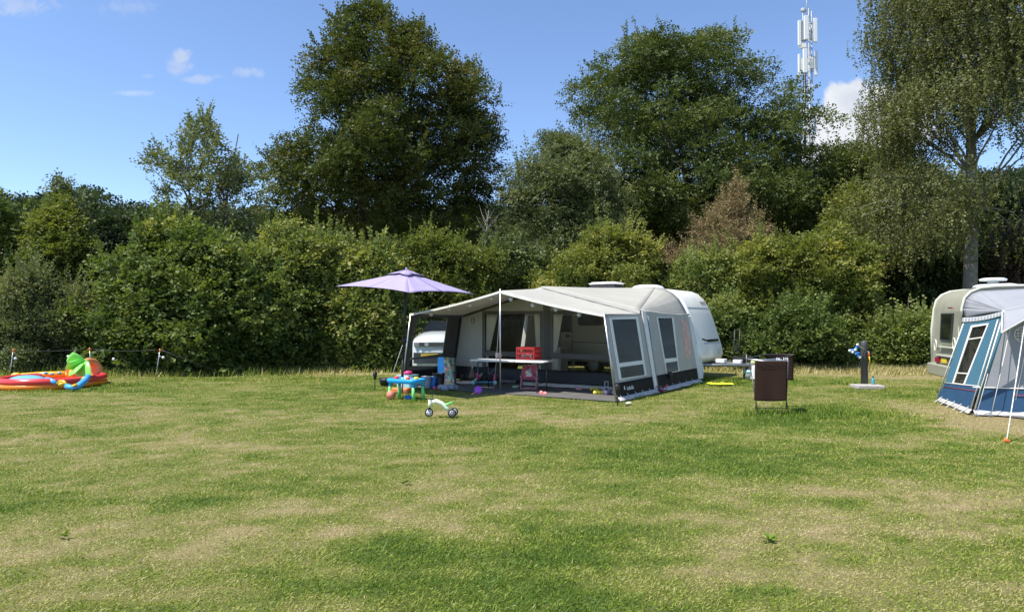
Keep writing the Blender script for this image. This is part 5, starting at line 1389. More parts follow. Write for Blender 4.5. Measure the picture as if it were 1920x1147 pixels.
for (px, py, dy, m2) in ((804.5, 771.2, 0, 'white'), (847.5, 772.8, -.09, 'black'), (851, 771.5, .09, 'white')):
    c = TP(px, py, dy); Rw = Matrix.Rotation(.25, 3, 'Z') @ Matrix.Rotation(PI / 2, 3, 'X'); c.z = .075
    w_ = MB().lathe([(.052, -.02), (.070, -.02), (.075, -.012), (.075, .012), (.070, .02), (.052, .02)], c, 22, Rw).build('wheel', M_['rubber'], tk_)
    rm_ = MB().lathe([(.0, -.020), (.052, -.0225), (.052, .0225), (.0, .020)], c, 22, Rw).build('rim', M_['white'] if m2 == 'white' else M_['greyp'], w_)
    mb = MB()
    for k in range(6):
        an = k * PI / 3; mb.lathe([(0, -.028), (.009, -.028), (.009, -.018), (0, -.018)], c + Rw @ Vector((.033 * math.cos(an), .033 * math.sin(an), 0)), 8, Rw)
        mb.lathe([(0, .018), (.009, .018), (.009, .028), (0, .028)], c + Rw @ Vector((.033 * math.cos(an), .033 * math.sin(an), 0)), 8, Rw)
    mb.build('hub_holes', M_['black'], w_)

# white car beyond the left window
vd = 20.6; vl = at(772, 640, vd).x
vn = thing('parked_car', 'white car parked by the hedge, its bonnet seen through the left awning window', 'car', (vl + .85, vd + 1.4, 0))
vp = [(0, .32), (-.02, .62), (.02, .95), (.10, 1.14), (.35, 1.24), (.8, 1.30), (1.2, 1.34), (3.0, 1.34), (3.35, 1.25), (3.42, .9), (3.40, .32)]
W_v = 1.72
def cross(x_):
    """roundness of the body across its width"""
    u = abs(x_ / W_v * 2 - 1); return u ** 4
def sect(x_):
    k = cross(x_); out = []
    for (yb, z_) in vp: out.append((vl + x_, vd + 1.7 + (yb - 1.7) * (1 - .10 * k), .32 + (z_ - .32) * (1 - .13 * k) + (.015 if z_ > 1 else 0) * (1 - k)))
    return out
n_ = len(vp); vs_ = []; xs_ = [0, .04, .12, .25, .45, .86, 1.27, 1.47, 1.6, 1.68, 1.72]
for x_ in xs_: vs_ += sect(x_)
fs_ = []
for i in range(len(xs_) - 1):
    for k in range(n_): fs_.append((i * n_ + k, i * n_ + (k + 1) % n_, (i + 1) * n_ + (k + 1) % n_, (i + 1) * n_ + k))
fs_ += [tuple(range(n_ - 1, -1, -1)), tuple((len(xs_) - 1) * n_ + k for k in range(n_))]
vb = MB(); vb.add(vs_, fs_, True); vo_ = vb.build('body', M_['vanw'], vn, sharp=50)
bb = _bm.new(); bb.from_mesh(vo_.data); _bm.ops.recalc_face_normals(bb, faces=bb.faces); bb.to_mesh(vo_.data); bb.free()
MB().box((vl + .86, vd + 2.25, 1.47), (1.45, 2.0, .34), taper=.80, bev=.06).build('cabin_glass', M_['glass'], vn)
MB().box((vl + .86, vd + 2.3, 1.65), (1.15, 1.5, .03), bev=.04).build('roof', M_['black'], vn)
def vprism(x0, x1, z0, z1, y, th): return MB().prism([(vl + x0, vd + y, z0), (vl + x1, vd + y, z0), (vl + x1, vd + y, z1), (vl + x0, vd + y, z1)], Vector((0, th, 0)))
vprism(.22, W_v - .22, .92, 1.03, -.03, .12).build('grille', mat('grille_grey', (.09, .09, .10), .5), vn)
vprism(.06, .24, .90, 1.02, .02, .14).build('headlight', M_['greyp'], vn); vprism(W_v - .24, W_v - .06, .90, 1.02, .02, .14).build('headlight', M_['greyp'], vn)
MB().prism([(vl + .45 + .07 * math.cos(t_), vd - .04, .975 + .07 * math.sin(t_)) for t_ in (0, PI / 3, 2 * PI / 3, PI, 4 * PI / 3, 5 * PI / 3)], Vector((0, .015, 0))).build('badge', M_['silver'], vn)
vprism(.06, W_v - .06, .40, .72, -.035, .08).build('bumper', M_['steel'], vn)
vprism(.28, .80, .60, .69, -.05, .02).build('number_plate', M_['yellow'], vn)
for xo in (.12, W_v - .12):
    for yb in (.6, 2.7):
        w_ = MB().lathe([(.15, -.09), (.28, -.09), (.3, -.06), (.3, .06), (.28, .09), (.15, .09)], (vl + xo, vd + yb, .3), 20, Matrix.Rotation(PI / 2, 3, 'Y')).build('wheel', M_['rubber'], vn)

# ------------------------------------------------------------ clothes airer and towels
AR = thing('clothes_airer', 'folding metal clothes airer hung with brown towels on the lawn', 'clothes airer', (4.85, 12.75, 0))
X0, X1 = at(1418, 700, 12.45).x, at(1477, 700, 12.45).x; D0, D1 = 12.45, 13.15; ZT = .955
rx0, rx1 = at(1436, 665, 13.4).x, at(1490, 666, 13.4).x
fm_ = MB().tube([(X0 - .02, D0, ZT), (X1 + .02, D0, ZT - .01), (X1 + .06, D1, ZT), (X0 + .06, D1, ZT)], .009, 7, closed=True)
fm_.build('top_frame', M_['alu'], AR)
wg = MB().tube([(X0 + .06, D1, ZT), (rx0, 13.45, 1.03), (rx1, 13.45, 1.02), (X1 + .06, D1, ZT)], .008, 7)
wg.build('wing', M_['steel'], AR)
wr_ = MB()
for k in range(1, 8): y_ = D0 + (D1 - D0) * k / 8; wr_.tube([(X0 + .05 * k / 8, y_, ZT), (X1 + .05 * k / 8, y_, ZT)], .003, 4)
wr_.build('wire', M_['alu'], AR)
for x_ in (X0 + .03, X1 + .02):
    MB().tube([(x_, D0 + .02, 0), (x_ + .03, D1 - .15, ZT)], .010, 7).build('leg', M_['steel'], AR)
    MB().tube([(x_ + .08, D1 - .35, 0), (x_, D0 + .02, ZT)], .010, 7).build('leg', M_['steel'], AR)
MB().tube([(X0 + .03, D0 + .02, .1), (X1 + .02, D0 + .02, .1)], .007, 6).build('cross_bar', M_['steel'], AR)
pg_ = MB()
for px in (1457, 1461, 1470, 1474, 1477): c = at(px, 679, D0 + .25); pg_.box((c.x, c.y, ZT + .02), (.012, .015, .06), rz=.4)
one(pg_, 'clothes_pegs', M_['white'], 'small white clothes pegs on the wires of the airer', 'clothes pegs', (4.9, 12.7, ZT))
def towel(name, label, fn, nu=24, nv=24):
    mb = MB(); mb.grid(fn, nu, nv); o = mb.build(name, M_['brown'], None, loc=fn(.5, 1)); solid(o, .012); tag(o, label, 'towel', 'brown towels on the airer'); return o
q0 = at(1416, 700, 12.42).x; q1 = at(1475.5, 700, 12.42).x
towel('towel', 'large brown towel hanging over the front bar of the airer', lambda u, v: Vector((q0 + (q1 - q0) * u + (-.02 + .0 * u) * (1 - v) * (1 if u < .5 else .3), D0 - .022 - .012 * math.sin(u * 9 + v) * (1 - v), ZT + .004 - (ZT - .245 + .02 * math.sin(u * 3)) * (1 - v))), 24, 26)
towel('towel', 'brown towel draped over the rear wing of the airer', lambda u, v: Vector((rx0 + .03 + (rx1 - rx0 - .03) * u, 13.47 + .002 * math.sin(v * 50), 1.035 - .52 * (1 - v))), 16, 40)
q2, q3 = X1 + .035, rx1 - .05
towel('towel', 'narrow fold of brown towel hanging at the right side of the airer', lambda u, v: Vector((q2 + (.085) * u - .03 * (1 - v), D0 + .12 + .5 * u, ZT + .01 - .50 * (1 - v) * (1 - .12 * u))), 8, 20)
hh = MB().grid(lambda u, v: Vector((q0 + .02 + (q1 - q0 - .04) * u, D0 - .040 - .004 * v, .862 + .018 * math.sin(u * 7) * math.sin(u * 23 + 1) + .016 * v)), 60, 1)
solid(hh.build('towel_fold', mat('dark_brown_fold', (.012, .006, .005), .95), None, loc=(q0, D0, .86)), .003)
o = bpy.data.objects['towel_fold']; tw = bpy.data.objects['towel']; M0 = o.location - tw.location
o.parent = tw; o.location = M0

# things by the drawbar
p = G(1403, 712); bk = thing('bucket', 'clear plastic bucket with lettering under the caravan drawbar', 'bucket', p)
MB().lathe([(0, 0), (.11, 0), (.145, .30), (.138, .30), (.10, .01), (0, .01)], p, 22).build('tub', mat('milky_plastic', (.62, .68, .66), .3, transl=.4), bk)
MB().lathe([(.133, .19), (.142, .27), (.1425, .27), (.134, .19)], p, 22).build('label_band', M_['pteal'], bk)
p = Vector((6.86, 19.4, .02)); jc = thing('jerrycan', 'white water jerrycan with yellow green cap by the drawbar', 'jerrycan', p, .4)
MB().box((0, 0, .20), (.22, .26, .40), bev=.035).build('canister', M_['white'], jc, world=False); MB().lathe([(0, .40), (.05, .40), (.05, .43), (0, .435)], (0, .06, 0), 14).build('cap', M_['white'], jc, world=False)
p = Vector((6.89, 19.36, .45)); one(MB().ball(p + Vector((0, 0, .06)), (.13, .11, .08), 14), 'sponge_ball', mat('lemon', (.62, .72, .25), .7), 'lemon green round sponge on the white jerrycan', 'sponge', p)
p = G(1350, 721.5); ym = MB(); ym.grid(lambda u, v: p + Vector(((u - .5) * .62, (v - .5) * .38 + .03 * math.sin(u * 9), .035 + .025 * math.sin(u * 13 + v * 5) * math.sin(v * 7))), 20, 10)
o = ym.build('cloth', M_['ycloth'], None, loc=p); solid(o, .006); tag(o, 'bright yellow cloth lying in the grass beside the caravan nose', 'cloth')

# tap post
p = G(1626, 727); sl = thing('concrete_slab', 'pale concrete slab on the grass under the tap post', 'slab', p, -.08)
MB().box((0, 0, .035), (.66, .52, .09), bev=.02).build('slab', M_['concrete'], sl, world=False)
p = Vector((at(1621, 720, 17.45).x, 17.45, .08)); tpst = thing('tap_post', 'round dark grey water tap post standing on the concrete slab', 'post', p)
MB().lathe([(0, 0), (.083, 0), (.083, .98), (.078, 1.05), (.055, 1.09), (0, 1.105)], p, 26).build('post', M_['postgrey'], tpst)
MB().tube([p + Vector((.03, -.08, .82)), p + Vector((.03, -.17, .82)), p + Vector((.03, -.18, .76))], .013, 8).build('tap', M_['galv'], tpst)
MB().tube([p + Vector((.03, -.18, .78)), p + Vector((.03, -.18, .72))], .02, 8).build('hose_coupling', M_['red'], tpst)
MB().tube([p + Vector((.03, -.18, .72)), p + Vector((.05, -.17, .6)), p + Vector((.07, -.13, .5))], .014, 8).build('hose', M_['yellow'], tpst)
hp = at(1606, 660, 17.3); gn_ = MB(); q_ = random.Random(3)
for (dx, dz) in ((-.16, .02), (-.10, .05), (-.04, .02), (.0, .10), (.03, .16), (-.02, -.04), (.03, -.10), (.05, -.02)): gn_.ball(hp + Vector((dx, q_.uniform(-.03, .03), dz)), (.045, .04, .035), 8)
gm_ = thing('inflatable_toy', 'small blue and white inflatable hanging on the tap post', 'toy', hp); gn_.build('blue_part', M_['blue2'], gm_)
g2 = MB()
for (dx, dz) in ((-.19, .04), (-.12, .0), (.01, .19), (.06, -.13), (-.05, .06)): MB().ball(hp + Vector((dx, -.04, dz)), (.04, .03, .035), 8).build('white_float', M_['white'], gm_)
MB().tube([hp + Vector((.0, 0, .18)), p + Vector((-.02, -.07, .88))], .006, 5).build('loop', M_['rope'], gm_)
p = Vector((at(1637, 719, 17.3).x, 17.3, .08)); bt = thing('bottle', 'small blue bottle with dark cap on the concrete slab', 'bottle', p)
MB().lathe([(0, 0), (.036, 0), (.038, .02), (.038, .13), (.02, .16), (0, .16)], p, 16).build('flask', mat('bottle_blue', (.08, .30, .42), .3), bt); MB().lathe([(0, .16), (.02, .16), (.02, .20), (0, .20)], p, 12).build('cap', M_['black'], bt)

# ------------------------------------------------------------ neighbour: cream caravan and blue awning
CP = Plane(B(0, 2.25), B(1, 2.25), B(0, 2.25, 1))
def loc2(v): q = v - BO; return q.dot(BU), q.dot(BV), v.z
railpx = [(1806, 640), (1805.5, 600), (1806, 578), (1811, 560), (1822, 549), (1840, 541.5), (1870, 538), (1919, 537)]
rl = [loc2(CP(q)) for q in railpx]
a_r = rl[0][0] - .03
zt2 = rl[-1][2] + .03
pr2 = [(a_r + 6.4, .45), (a_r + .1, .45), (a_r - .02, .55), (a_r - .02, 1.5), (a_r + .01, rl[2][2]), (rl[3][0] - .02, rl[3][2] + .02), (rl[4][0] - .02, rl[4][2] + .03), (rl[5][0], rl[5][2] + .03), (rl[6][0], zt2), (a_r + 6.2, zt2), (a_r + 6.4, zt2 - .4)]
nb_ = thing('caravan', 'old cream caravan with dirty rounded rear behind the blue awning', 'caravan', B(a_r + 3, 3.3))
bd = MB(); pr2c = pr2[::-1]; pr2c = pr2
body_loft(bd, pr2c, 2.1, B, 2.27, [(0, .0), (.04, 0), (2.06, 0), (2.1, 0)])
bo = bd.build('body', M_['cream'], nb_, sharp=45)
bb = _bm.new(); bb.from_mesh(bo.data); _bm.ops.recalc_face_normals(bb, faces=bb.faces); bb.to_mesh(bo.data); bb.free()
tr_ = MB()
for b_ in (2.25, 4.37): tr_.tube([B(a - .005, b_, z) for (a, z) in [(a_r - .03, .6), (a_r - .03, 1.5)] + [(q[0] - .015, q[2] + .02) for q in rl[2:]] + [(a_r + 6, zt2)]], .028, 8)
tr_.build('edge_trim', M_['creamtrim'], nb_)
RP2 = Plane(B(a_r - .03, 2.3), B(a_r - .03, 3.3), B(a_r - .03, 2.3, 1))
def Z7b(X, Y): return (1740 + X / 6.04, 510 + Y / 6.04)
def rearq(pts, off=.006): return [RP2(Z7b(*q), off) for q in pts]
fw = MB().ring(rearq([(160, 455), (385, 440), (385, 830), (150, 820)]), rearq([(182, 480), (300, 478), (275, 770), (165, 760)]), RP2.n * .015).build('window_surround', M_['cream'], nb_)
w_ = MB().prism(rearq([(172, 475), (305, 472), (280, 778), (158, 765)], .02), RP2.n * .012).build('rear_window', M_['glass'], nb_)
MB().ring(rearq([(168, 468), (312, 465), (286, 786), (154, 772)], .02), rearq([(180, 484), (296, 481), (272, 768), (165, 758)], .02), RP2.n * .022).build('frame', M_['steel'], w_)
MB().prism(rearq([(240, 398), (284, 398), (284, 414), (240, 414)], .008), RP2.n * .02).build('marker_light', mat('dull_red', (.25, .03, .03), .4), nb_)
MB().prism(rearq([(145, 828), (330, 850), (330, 868), (140, 850)], .01), RP2.n * .04).prism(rearq([(120, 925), (300, 950), (300, 968), (118, 942)], .01), RP2.n * .05).build('rear_shelf', M_['creamtrim'], nb_)
MB().prism(rearq([(108, 955), (300, 980), (290, 1065), (105, 1040)], .006), RP2.n * .015).build('lamp_panel', mat('grey_lamp_panel', (.14, .14, .13), .5), nb_)
MB().prism(rearq([(108, 960), (148, 965), (145, 1018), (106, 1012)], .024), RP2.n * .03).build('tail_light', mat('tail_red', (.45, .02, .05), .25), nb_)
MB().prism(rearq([(168, 972), (228, 980), (226, 1032), (166, 1026)], .024), RP2.n * .01).build('number_plate', M_['yellow'], nb_)
MB().box(B(a_r - .06, 3.35, .56), (.16, 2.15, .26), -PH2, bev=.04).build('bumper', M_['cream'], nb_)
for q in ((1759.5, 647), (1795, 645)):
    c = RP2(q, .06); MB().tube([c + BV * .085 * math.cos(t_) + Vector((0, 0, .125 * math.sin(t_))) for t_ in np.linspace(0, 2 * PI, 18)[:-1]], .016, 7, closed=True).build('grab_handle', M_['creamtrim'], nb_)
c = hit(1868, 537, B(0, 3.1), BV); c.z = zt2
vt_ = MB().lathe([(.0, 0), (.46, 0), (.42, .05), (.3, .08), (0, .09)], c + Vector((.15, .2, 0)), 24).build('roof_light', M_['white'], nb_)
MB().lathe([(0, .0), (.12, 0), (.10, .10), (.25, .11), (.26, .15), (.20, .17), (0, .175)], c + Vector((0, .1, .03)), 22).build('roof_vent', M_['white'], nb_)
MB().tube([B(a_r + .3, 2.5, .45), B(a_r + .25, 2.5, .0)], .04, 6).tube([B(a_r + .3, 4.1, .45), B(a_r + .25, 4.1, .0)], .04, 6).build('corner_steady', M_['steel'], nb_)
for b_ in (2.45, 4.2): MB().lathe([(.1, -.09), (.3, -.09), (.32, 0), (.3, .09), (.1, .09)], B(a_r + 3.2, b_, .32), 20, Matrix.Rotation(-PH2, 3, 'Z') @ Matrix.Rotation(PI / 2, 3, 'X')).build('wheel', M_['rubber'], nb_)

bt_ = thing('awning', 'blue and grey awning with white piping on the neighbouring cream caravan', 'awning', B(2, 1))
FT = B(.48, 0, 1.87)
PS = Plane(B(0, 0), B(0, 2.05), FT)
RT = PS((1808, 604)); RB_ = B(0, 2.05, .0)
# window in the blue side wall
outer = [RT, FT + Vector((0, 0, -.03)), PS(Z7(533, 757)), PS(Z7(313, 733))]
wf = [Z7(478, 372), Z7(592, 357), Z7(436, 752), Z7(358, 740)]
wp = [[Z7(486, 384), Z7(580, 368), Z7(429, 742), Z7(368, 734)]]
wb = window_in(bt_, PS, outer, wf, wp, M_['tblue'], M_['lightgrey'], clear_dark, th=-.01)
bars = MB()
for (p0, p1) in (((465, 455), (553, 443)), ((388, 668), (465, 673))): bars.prism([PS(Z7(p0[0], p0[1]), .008), PS(Z7(p1[0], p1[1]), .008), PS(Z7(p1[0], p1[1] + 7), .008), PS(Z7(p0[0], p0[1] + 7), .008)], PS.n * .005)
for (p0, p1) in (((508, 380), (388, 738)), ((560, 372), (410, 742))): bars.tube([PS(Z7(*p0), -.02), PS(Z7(*p1), -.02)], .007, 5)
bars.build('glazing_bar', M_['rope'], wb)
MB().prism([PS(Z7(*q), .002) for q in ((313, 735), (533, 758), (474, 892), (262, 832))], PS.n * .01).build('lower_band', M_['tdark'], bt_)
sl_ = MB()
sl_.tube([PS(Z7(432, 360), .015), PS(Z7(262, 840), .015)], .012, 6); sl_.tube([PS(Z7(312, 734), .015), PS(Z7(533, 757), .015)], .010, 6)
sl_.tube([PS(Z7(652, 335), .015), PS(Z7(478, 905), .015)], .011, 6)
sl_.tube([FT + BU * .02 - BV * .03, B(.02, -.03, .1)], .012, 6)
sl_.build('piping', M_['rope'], bt_)
MB().tube([PS(Z7(308, 760), .02), PS(Z7(515, 788), .02)], .006, 5).build('red_piping', M_['redtape'], bt_)
vl_ = MB(); vk = MB(); nS = 13
for k in range(nS):
    u0, u1 = k / nS, (k + 1) / nS
    def vp_(u, dn): 
        q0_, q1_ = (1807.5, 596), (1884, 583.5); sagp = 3.0 * math.sin(u * PI) ** 1
        return PS((q0_[0] + (q1_[0] - q0_[0]) * u - dn * .15, q0_[1] + (q1_[1] - q0_[1]) * u + sagp + dn), .02)
    vl_.prism([vp_(u0, 0), vp_(u1, 0), vp_(u1, 8), vp_(u0, 8)], PS.n * .006)
    um_ = u0 + (u1 - u0) * .5
    vk.prism([vp_(u0, 1.5) + PS.n * .008, vp_(um_, 1.5) + PS.n * .008, vp_(um_, 6.5) + PS.n * .008, vp_(u0, 6.5) + PS.n * .008], PS.n * .003)
vv = vl_.build('valance', M_['hem'], bt_); vk.build('valance_blocks', mat('grey_block', (.33, .36, .42), .8), vv)
# roof
FPl = Plane(B(0, 0), B(1, 0), B(0, 0, 1))
f2 = loc2(FPl((1920, 575.5))); slope = (f2[2] - 1.87) / (f2[0] - .48)
FA = B(3.2, 0, 1.87 + slope * 2.72); FE = B(5.8, 0, 1.87)
rl3 = [CP((1807, 598)) , CP((1806, 578)), CP((1811, 561)), CP((1822, 550.5)), CP((1836, 545.5))]
rl3 = [p_ - BV * .01 for p_ in rl3]
ra = B(loc2(rl3[-1])[0], 2.23, loc2(rl3[-1])[2]); rz = B(3.2, 2.23, zt2 + .0); re_ = B(5.9, 2.23, zt2 + .0)
hip = MB()
for i in range(len(rl3) - 1): hip.grid(lambda u, v, i=i: (rl3[i] * (1 - u) + rl3[i + 1] * u) * (1 - v) + FT * v + BU * -.015 * math.sin(u * PI + i * 3) * math.sin(v * PI), 4, 8)
solid(hip.build('roof_end', M_['tgrey'], bt_), .006)
rf2 = MB(); quadgrid(rf2, FT, FA, rz, rl3[-1], 14, 10, sag=.03, n=Vector((0, 0, 1))); quadgrid(rf2, FA, FE, re_, rz, 8, 6, sag=.02, n=Vector((0, 0, 1)))
solid(rf2.build('roof', M_['troof'], bt_), .006)
# canopy
OP = Plane(B(0, -.75), B(1, -.75), B(0, -.75, 1))
o1 = OP((1878, 624)); o2 = OP((1920, 600)); dd = (o2 - o1); o3 = o1 + dd * (3.0 / max(dd.dot(BU), .1)) * .9
cn = MB(); cn.grid(lambda u, v: (FT * (1 - u) + FA * u) * (1 - v) + (o1 * (1 - u) + o3 * u) * v + Vector((0, 0, -.04 * math.sin(v * PI) + .02 * math.sin(u * 50) * v * (1 - v) * 2)), 40, 10)
solid(cn.build('canopy', M_['troof'], bt_), .005)
MB().tube([o1, o3], .012, 6).tube([FT, o1], .012, 6).build('canopy_piping', M_['rope'], bt_)
MB().tube([FT + Vector((0, 0, -.02)), o1 * .5 + FT * .5 + Vector((0, 0, -.1)), B(.1, -.03, .3)], [.02, .03, .015], 6).build('corner_sleeve', M_['tblue'], bt_)
# front wall
fw_ = MB(); fw_.prism([B(.13, 0, .49), B(5.8, 0, .49), B(5.8, 0, 1.80), B(3.2, 0, 1.80 + slope * 2.7), B(.47, 0, 1.82)], BV * .008); fw_.build('front_wall', M_['tgrey'], bt_)
MB().grid(lambda u, v: B(.257 * (.06 + .43 * v) * (1 - u) + 5.8 * u, -.004 - .03 * (1 - v), .06 + .43 * v), 20, 2).build('lower_band', M_['tdark'], bt_)
MB().tube([B(.0, -.012, .49), B(5.8, -.012, .49)], .010, 6).tube([B(.95, -.012, 1.9), B(.62, -.012, .1)], .008, 6).build('piping', M_['rope'], bt_)
MB().tube([B(.62, -.03, .37), B(5.8, -.03, .37)], .006, 5).build('red_piping', M_['redtape'], bt_)
vc = FPl((1918, 627), .01); rv = .13; vt = MB()
vt.tube([vc + BU * rv * math.cos(t_) + Vector((0, 0, rv * math.sin(t_))) for t_ in np.linspace(0, 2 * PI, 28)[:-1]], .009, 5, closed=True)
for k in (-.6, -.2, .2, .6):
    h_ = rv * math.sqrt(1 - k * k); vt.tube([vc + BU * rv * k - Vector((0, 0, h_)), vc + BU * rv * k + Vector((0, 0, h_))], .006, 4); vt.tube([vc + Vector((0, 0, rv * k)) - BU * h_, vc + Vector((0, 0, rv * k)) + BU * h_], .006, 4)
vt.build('vent_ring', M_['lightgrey'], bt_)
mf = MB(); mudflap(mf, lambda u: (B(0, 2.05 * (1 - u), 0), -BU), 18, 7, .07); mudflap(mf, lambda u: (B(5.6 * u, 0, 0), -BV), 40, 8, .12)
solid(mf.build('mud_flap', M_['mud'], bt_), .004)
pm = MB()
for k in range(5): b_ = .2 + .42 * k; MB().prism([B(0, b_, .12), B(0, b_ + .03, .12), B(-.14, b_ + .05, 0), B(-.14, b_ + .01, 0)], BU * -.006).build('peg_strap', M_['hem'], bt_)
gm2 = MB().prism([B(.35, -.05, .004), B(.95, -.62, .004), B(5.8, -.62, .004), B(5.8, 1.9, .004), B(.35, 1.9, .004)], .008)
one(gm2, 'ground_mat', M_['carpet'], 'dark ground mat sticking out before the blue awning', 'mat', B(2, 0))
def guy(label, p, q, r_=.006, pegm=None):
    o = thing('guy_rope', label, 'guy rope', (q.x, q.y, 0), 0, 'guy ropes of the blue awning')
    MB().tube([p, p * .3 + q * .7 + Vector((0, 0, .0)), q + Vector((0, 0, .02))], r_, 5).build('rope', M_['rope'], o)
    MB().tube([q + Vector((-.02, 0, .05)), q + Vector((.02, 0, -.02))], .018, 7).box(q + Vector((0, 0, .02)), (.09, .03, .02)).build('peg', pegm or M_['galv'], o)
    return o
pq = G(1887.5, 828); guy('white guy rope ending at the orange peg in the grass', at(1921, 610, 11.0), pq, .008, M_['orange'])
bpy.data.objects
guy('white guy rope down the front corner of the blue awning, left one', FT + Vector((-.02, -.05, -.1)), B(-.02, -.25, 0))
guy('white guy rope crossing to the front corner foot of the blue awning, right one', FT + Vector((.1, -.08, -.2)), B(.22, -.2, 0))

# ------------------------------------------------------------ paddling pool
PC = Vector((-11.93, 17.8, 0)); prx, pry = 1.12, 1.22
pool = thing('paddling_pool', 'red and orange inflatable paddling pool with green palm leaves', 'paddling pool', PC)
def ell(z, k=1.0, n=44): return [PC + Vector((prx * k * math.cos(t_), pry * k * math.sin(t_), z)) for t_ in np.linspace(0, 2 * PI, n + 1)[:-1]]
MB().tube(ell(.065), .075, 12, closed=True).build('lower_ring', M_['poolor'], pool)
MB().tube(ell(.185, .985), .088, 12, closed=True).build('upper_ring', M_['poolred'], pool)
MB().prism(ell(.045, .95), Vector((0, 0, .012))).build('floor', M_['poolred'], pool)
MB().ball(PC + Vector((-.45, -.35, .16)), (.42, .4, .14), 20).build('cushion', mat('pool_pale_blue', (.20, .52, .78), .25), pool)
def PP(X_, Y_, d): return at(X_ / 8.727, 640 + Y_ / 8.727, d)
yt = MB().tube([PP(215, 585, 18.4), PP(420, 560, 18.5), PP(700, 545, 18.6), PP(1080, 535, 18.6)], [.085, .08, .085, .09], 12).ball(PP(262, 560, 18.3), (.13, .1, .09), 12).ball(PP(222, 600, 18.2), (.08, .08, .07), 10); yto = yt.build('spray_tube', M_['pooly'], pool)
sp_ = MB()
for q in ((510, 540), (640, 540), (745, 515), (970, 515), (850, 530), (300, 540)): sp_.ball(PP(q[0], q[1], 18.5), (.055, .05, .03), 8)
sp_.build('spots', M_['poolb'], yto)
c = PP(1135, 525, 18.2); Rr = Matrix.Rotation(.5, 3, 'Z') @ Matrix.Rotation(PI / 2 - .3, 3, 'Y')
MB().tube([c + Rr @ Vector((.14 * math.cos(t_), .14 * math.sin(t_), 0)) for t_ in np.linspace(0, 2 * PI, 20)[:-1]], .045, 8, closed=True).build('neck_ring', mat('ring_red', (.75, .09, .03), .3), pool)
MB().ball(c + Vector((.06, -.05, 0)), (.13, .12, .12), 14).tube([c + Vector((.1, -.05, 0)), PP(1215, 465, 18.0)], [.07, .05], 10).build('neck', M_['pooly'], pool)
# palm trunk arch
MB().tube([PP(1585, 640, 18.9), PP(1590, 540, 18.9), PP(1570, 430, 18.9), PP(1520, 350, 18.8), PP(1440, 325, 18.6), PP(1360, 340, 18.3)], [.16, .17, .16, .13, .10, .06], 16).build('palm_trunk', M_['trunkor'], pool)
# palm leaves: puffy pointed lobes round one hub
hub = PP(1265, 415, 17.7)
lv = [(1215, 165, 17.6), (1110, 325, 17.4), (1245, 545, 17.3), (1515, 560, 17.5), (1475, 360, 17.9)]
for (X_, Y_, d_) in lv:
    tip = PP(X_, Y_, d_); ax = tip - hub; L = ax.length; ax.normalize(); sd = ax.cross(Vector((0.1, -1, .1))).normalized(); nn = ax.cross(sd)
    mb = MB()
    def fn(u, v, s_=1):
        w = (.17 + .05 * (L / .5)) * math.sin(min(1, v * 1.02) ** .75 * PI) ** .8 + .012
        x_ = (u * 2 - 1); return hub + ax * L * v + sd * w * x_ + nn * s_ * .055 * math.sqrt(max(0, 1 - x_ * x_)) * (math.sin(v * PI) ** .5 if 0 < v < 1 else 0) + nn * -.05 * v
    mb.grid(lambda u, v: fn(u, v, 1), 10, 12); mb.grid(lambda u, v: fn(u, v, -1), 10, 12); mb.build('palm_leaf', M_['poolg'], pool)
# blue arm
ar = MB().tube([PP(1440, 570, 17.0), PP(1380, 650, 16.8), PP(1270, 740, 16.6), PP(1180, 765, 16.45), PP(1085, 725, 16.5)], [.07, .075, .08, .075, .06], 12).build('blue_arm', M_['poolb'], pool)
MB().tube([PP(760, 620, 16.9), PP(840, 640, 16.8), PP(915, 680, 16.7)], [.06, .065, .04], 12).build('blue_arm', M_['poolb'], pool)
MB().tube([PP(940, 690, 16.6), PP(980, 650, 16.6), PP(1040, 650, 16.6), PP(1080, 700, 16.5)], .035, 8).ball(PP(1000, 700, 16.5), (.07, .05, .05), 10).tube([PP(1345, 620, 16.8), PP(1400, 600, 16.9)], .05, 8).tube([PP(1180, 735, 16.42), PP(1260, 705, 16.5)], .035, 8).build('yellow_hand', M_['pooly'], pool)

# rope fence with small white globes at the left
fe_ = [((25, 655), (18, 712)), ((168, 653), (172, 700)), ((300, 655), (292, 712))]
tops = []
labels = ['leftmost thin rod with orange top beside the paddling pool', 'thin rod with orange top just behind the palm trunk', 'thin rod with orange top right of the paddling pool']
for (t_, b_), lb in zip(fe_, labels):
    g_ = G(*b_); d_ = g_.y if b_[1] > 705 else 20.2; g_ = Vector((at(b_[0], 650, d_).x, d_, 0)); tp_ = at(t_[0], t_[1], d_ + .05); tops.append(tp_)
    o = thing('fence_rod', lb, 'rod', g_, 0, 'thin rods holding the light string')
    MB().tube([g_, tp_], .012, 6).build('rod', M_['alu'], o); MB().tube([tp_ - Vector((0, 0, .08)), tp_ + Vector((0, 0, .02))], .022, 7).tube([tp_, tp_ + Vector((.05, 0, -.03))], .012, 5).build('hook', M_['orange'], o)
ls = thing('light_string', 'thin dark cord with white globes strung between the rods', 'string lights', tops[1])
mb = MB(); far_l = at(-60, 652, 20); endp = G(432, 705)
seq = [far_l] + tops
for i in range(3): mb.tube([seq[i] * (1 - u) + seq[i + 1] * u - Vector((0, 0, .06 * math.sin(u * PI))) for u in np.linspace(0, 1, 8)], .005, 4)
mb.tube([tops[2], endp], .006, 4); mb.build('cord', M_['steel'], ls)
for (X_, Y_, d_) in ((29, 672, 19.4), (128, 668, 20), (213, 673, 20), (306, 670, 19.4), (300, 668, 19.3)):
    c = at(X_, Y_, d_); MB().ball(c, .042 if X_ != 300 else .02, 10).build('globe', M_['white'], ls)

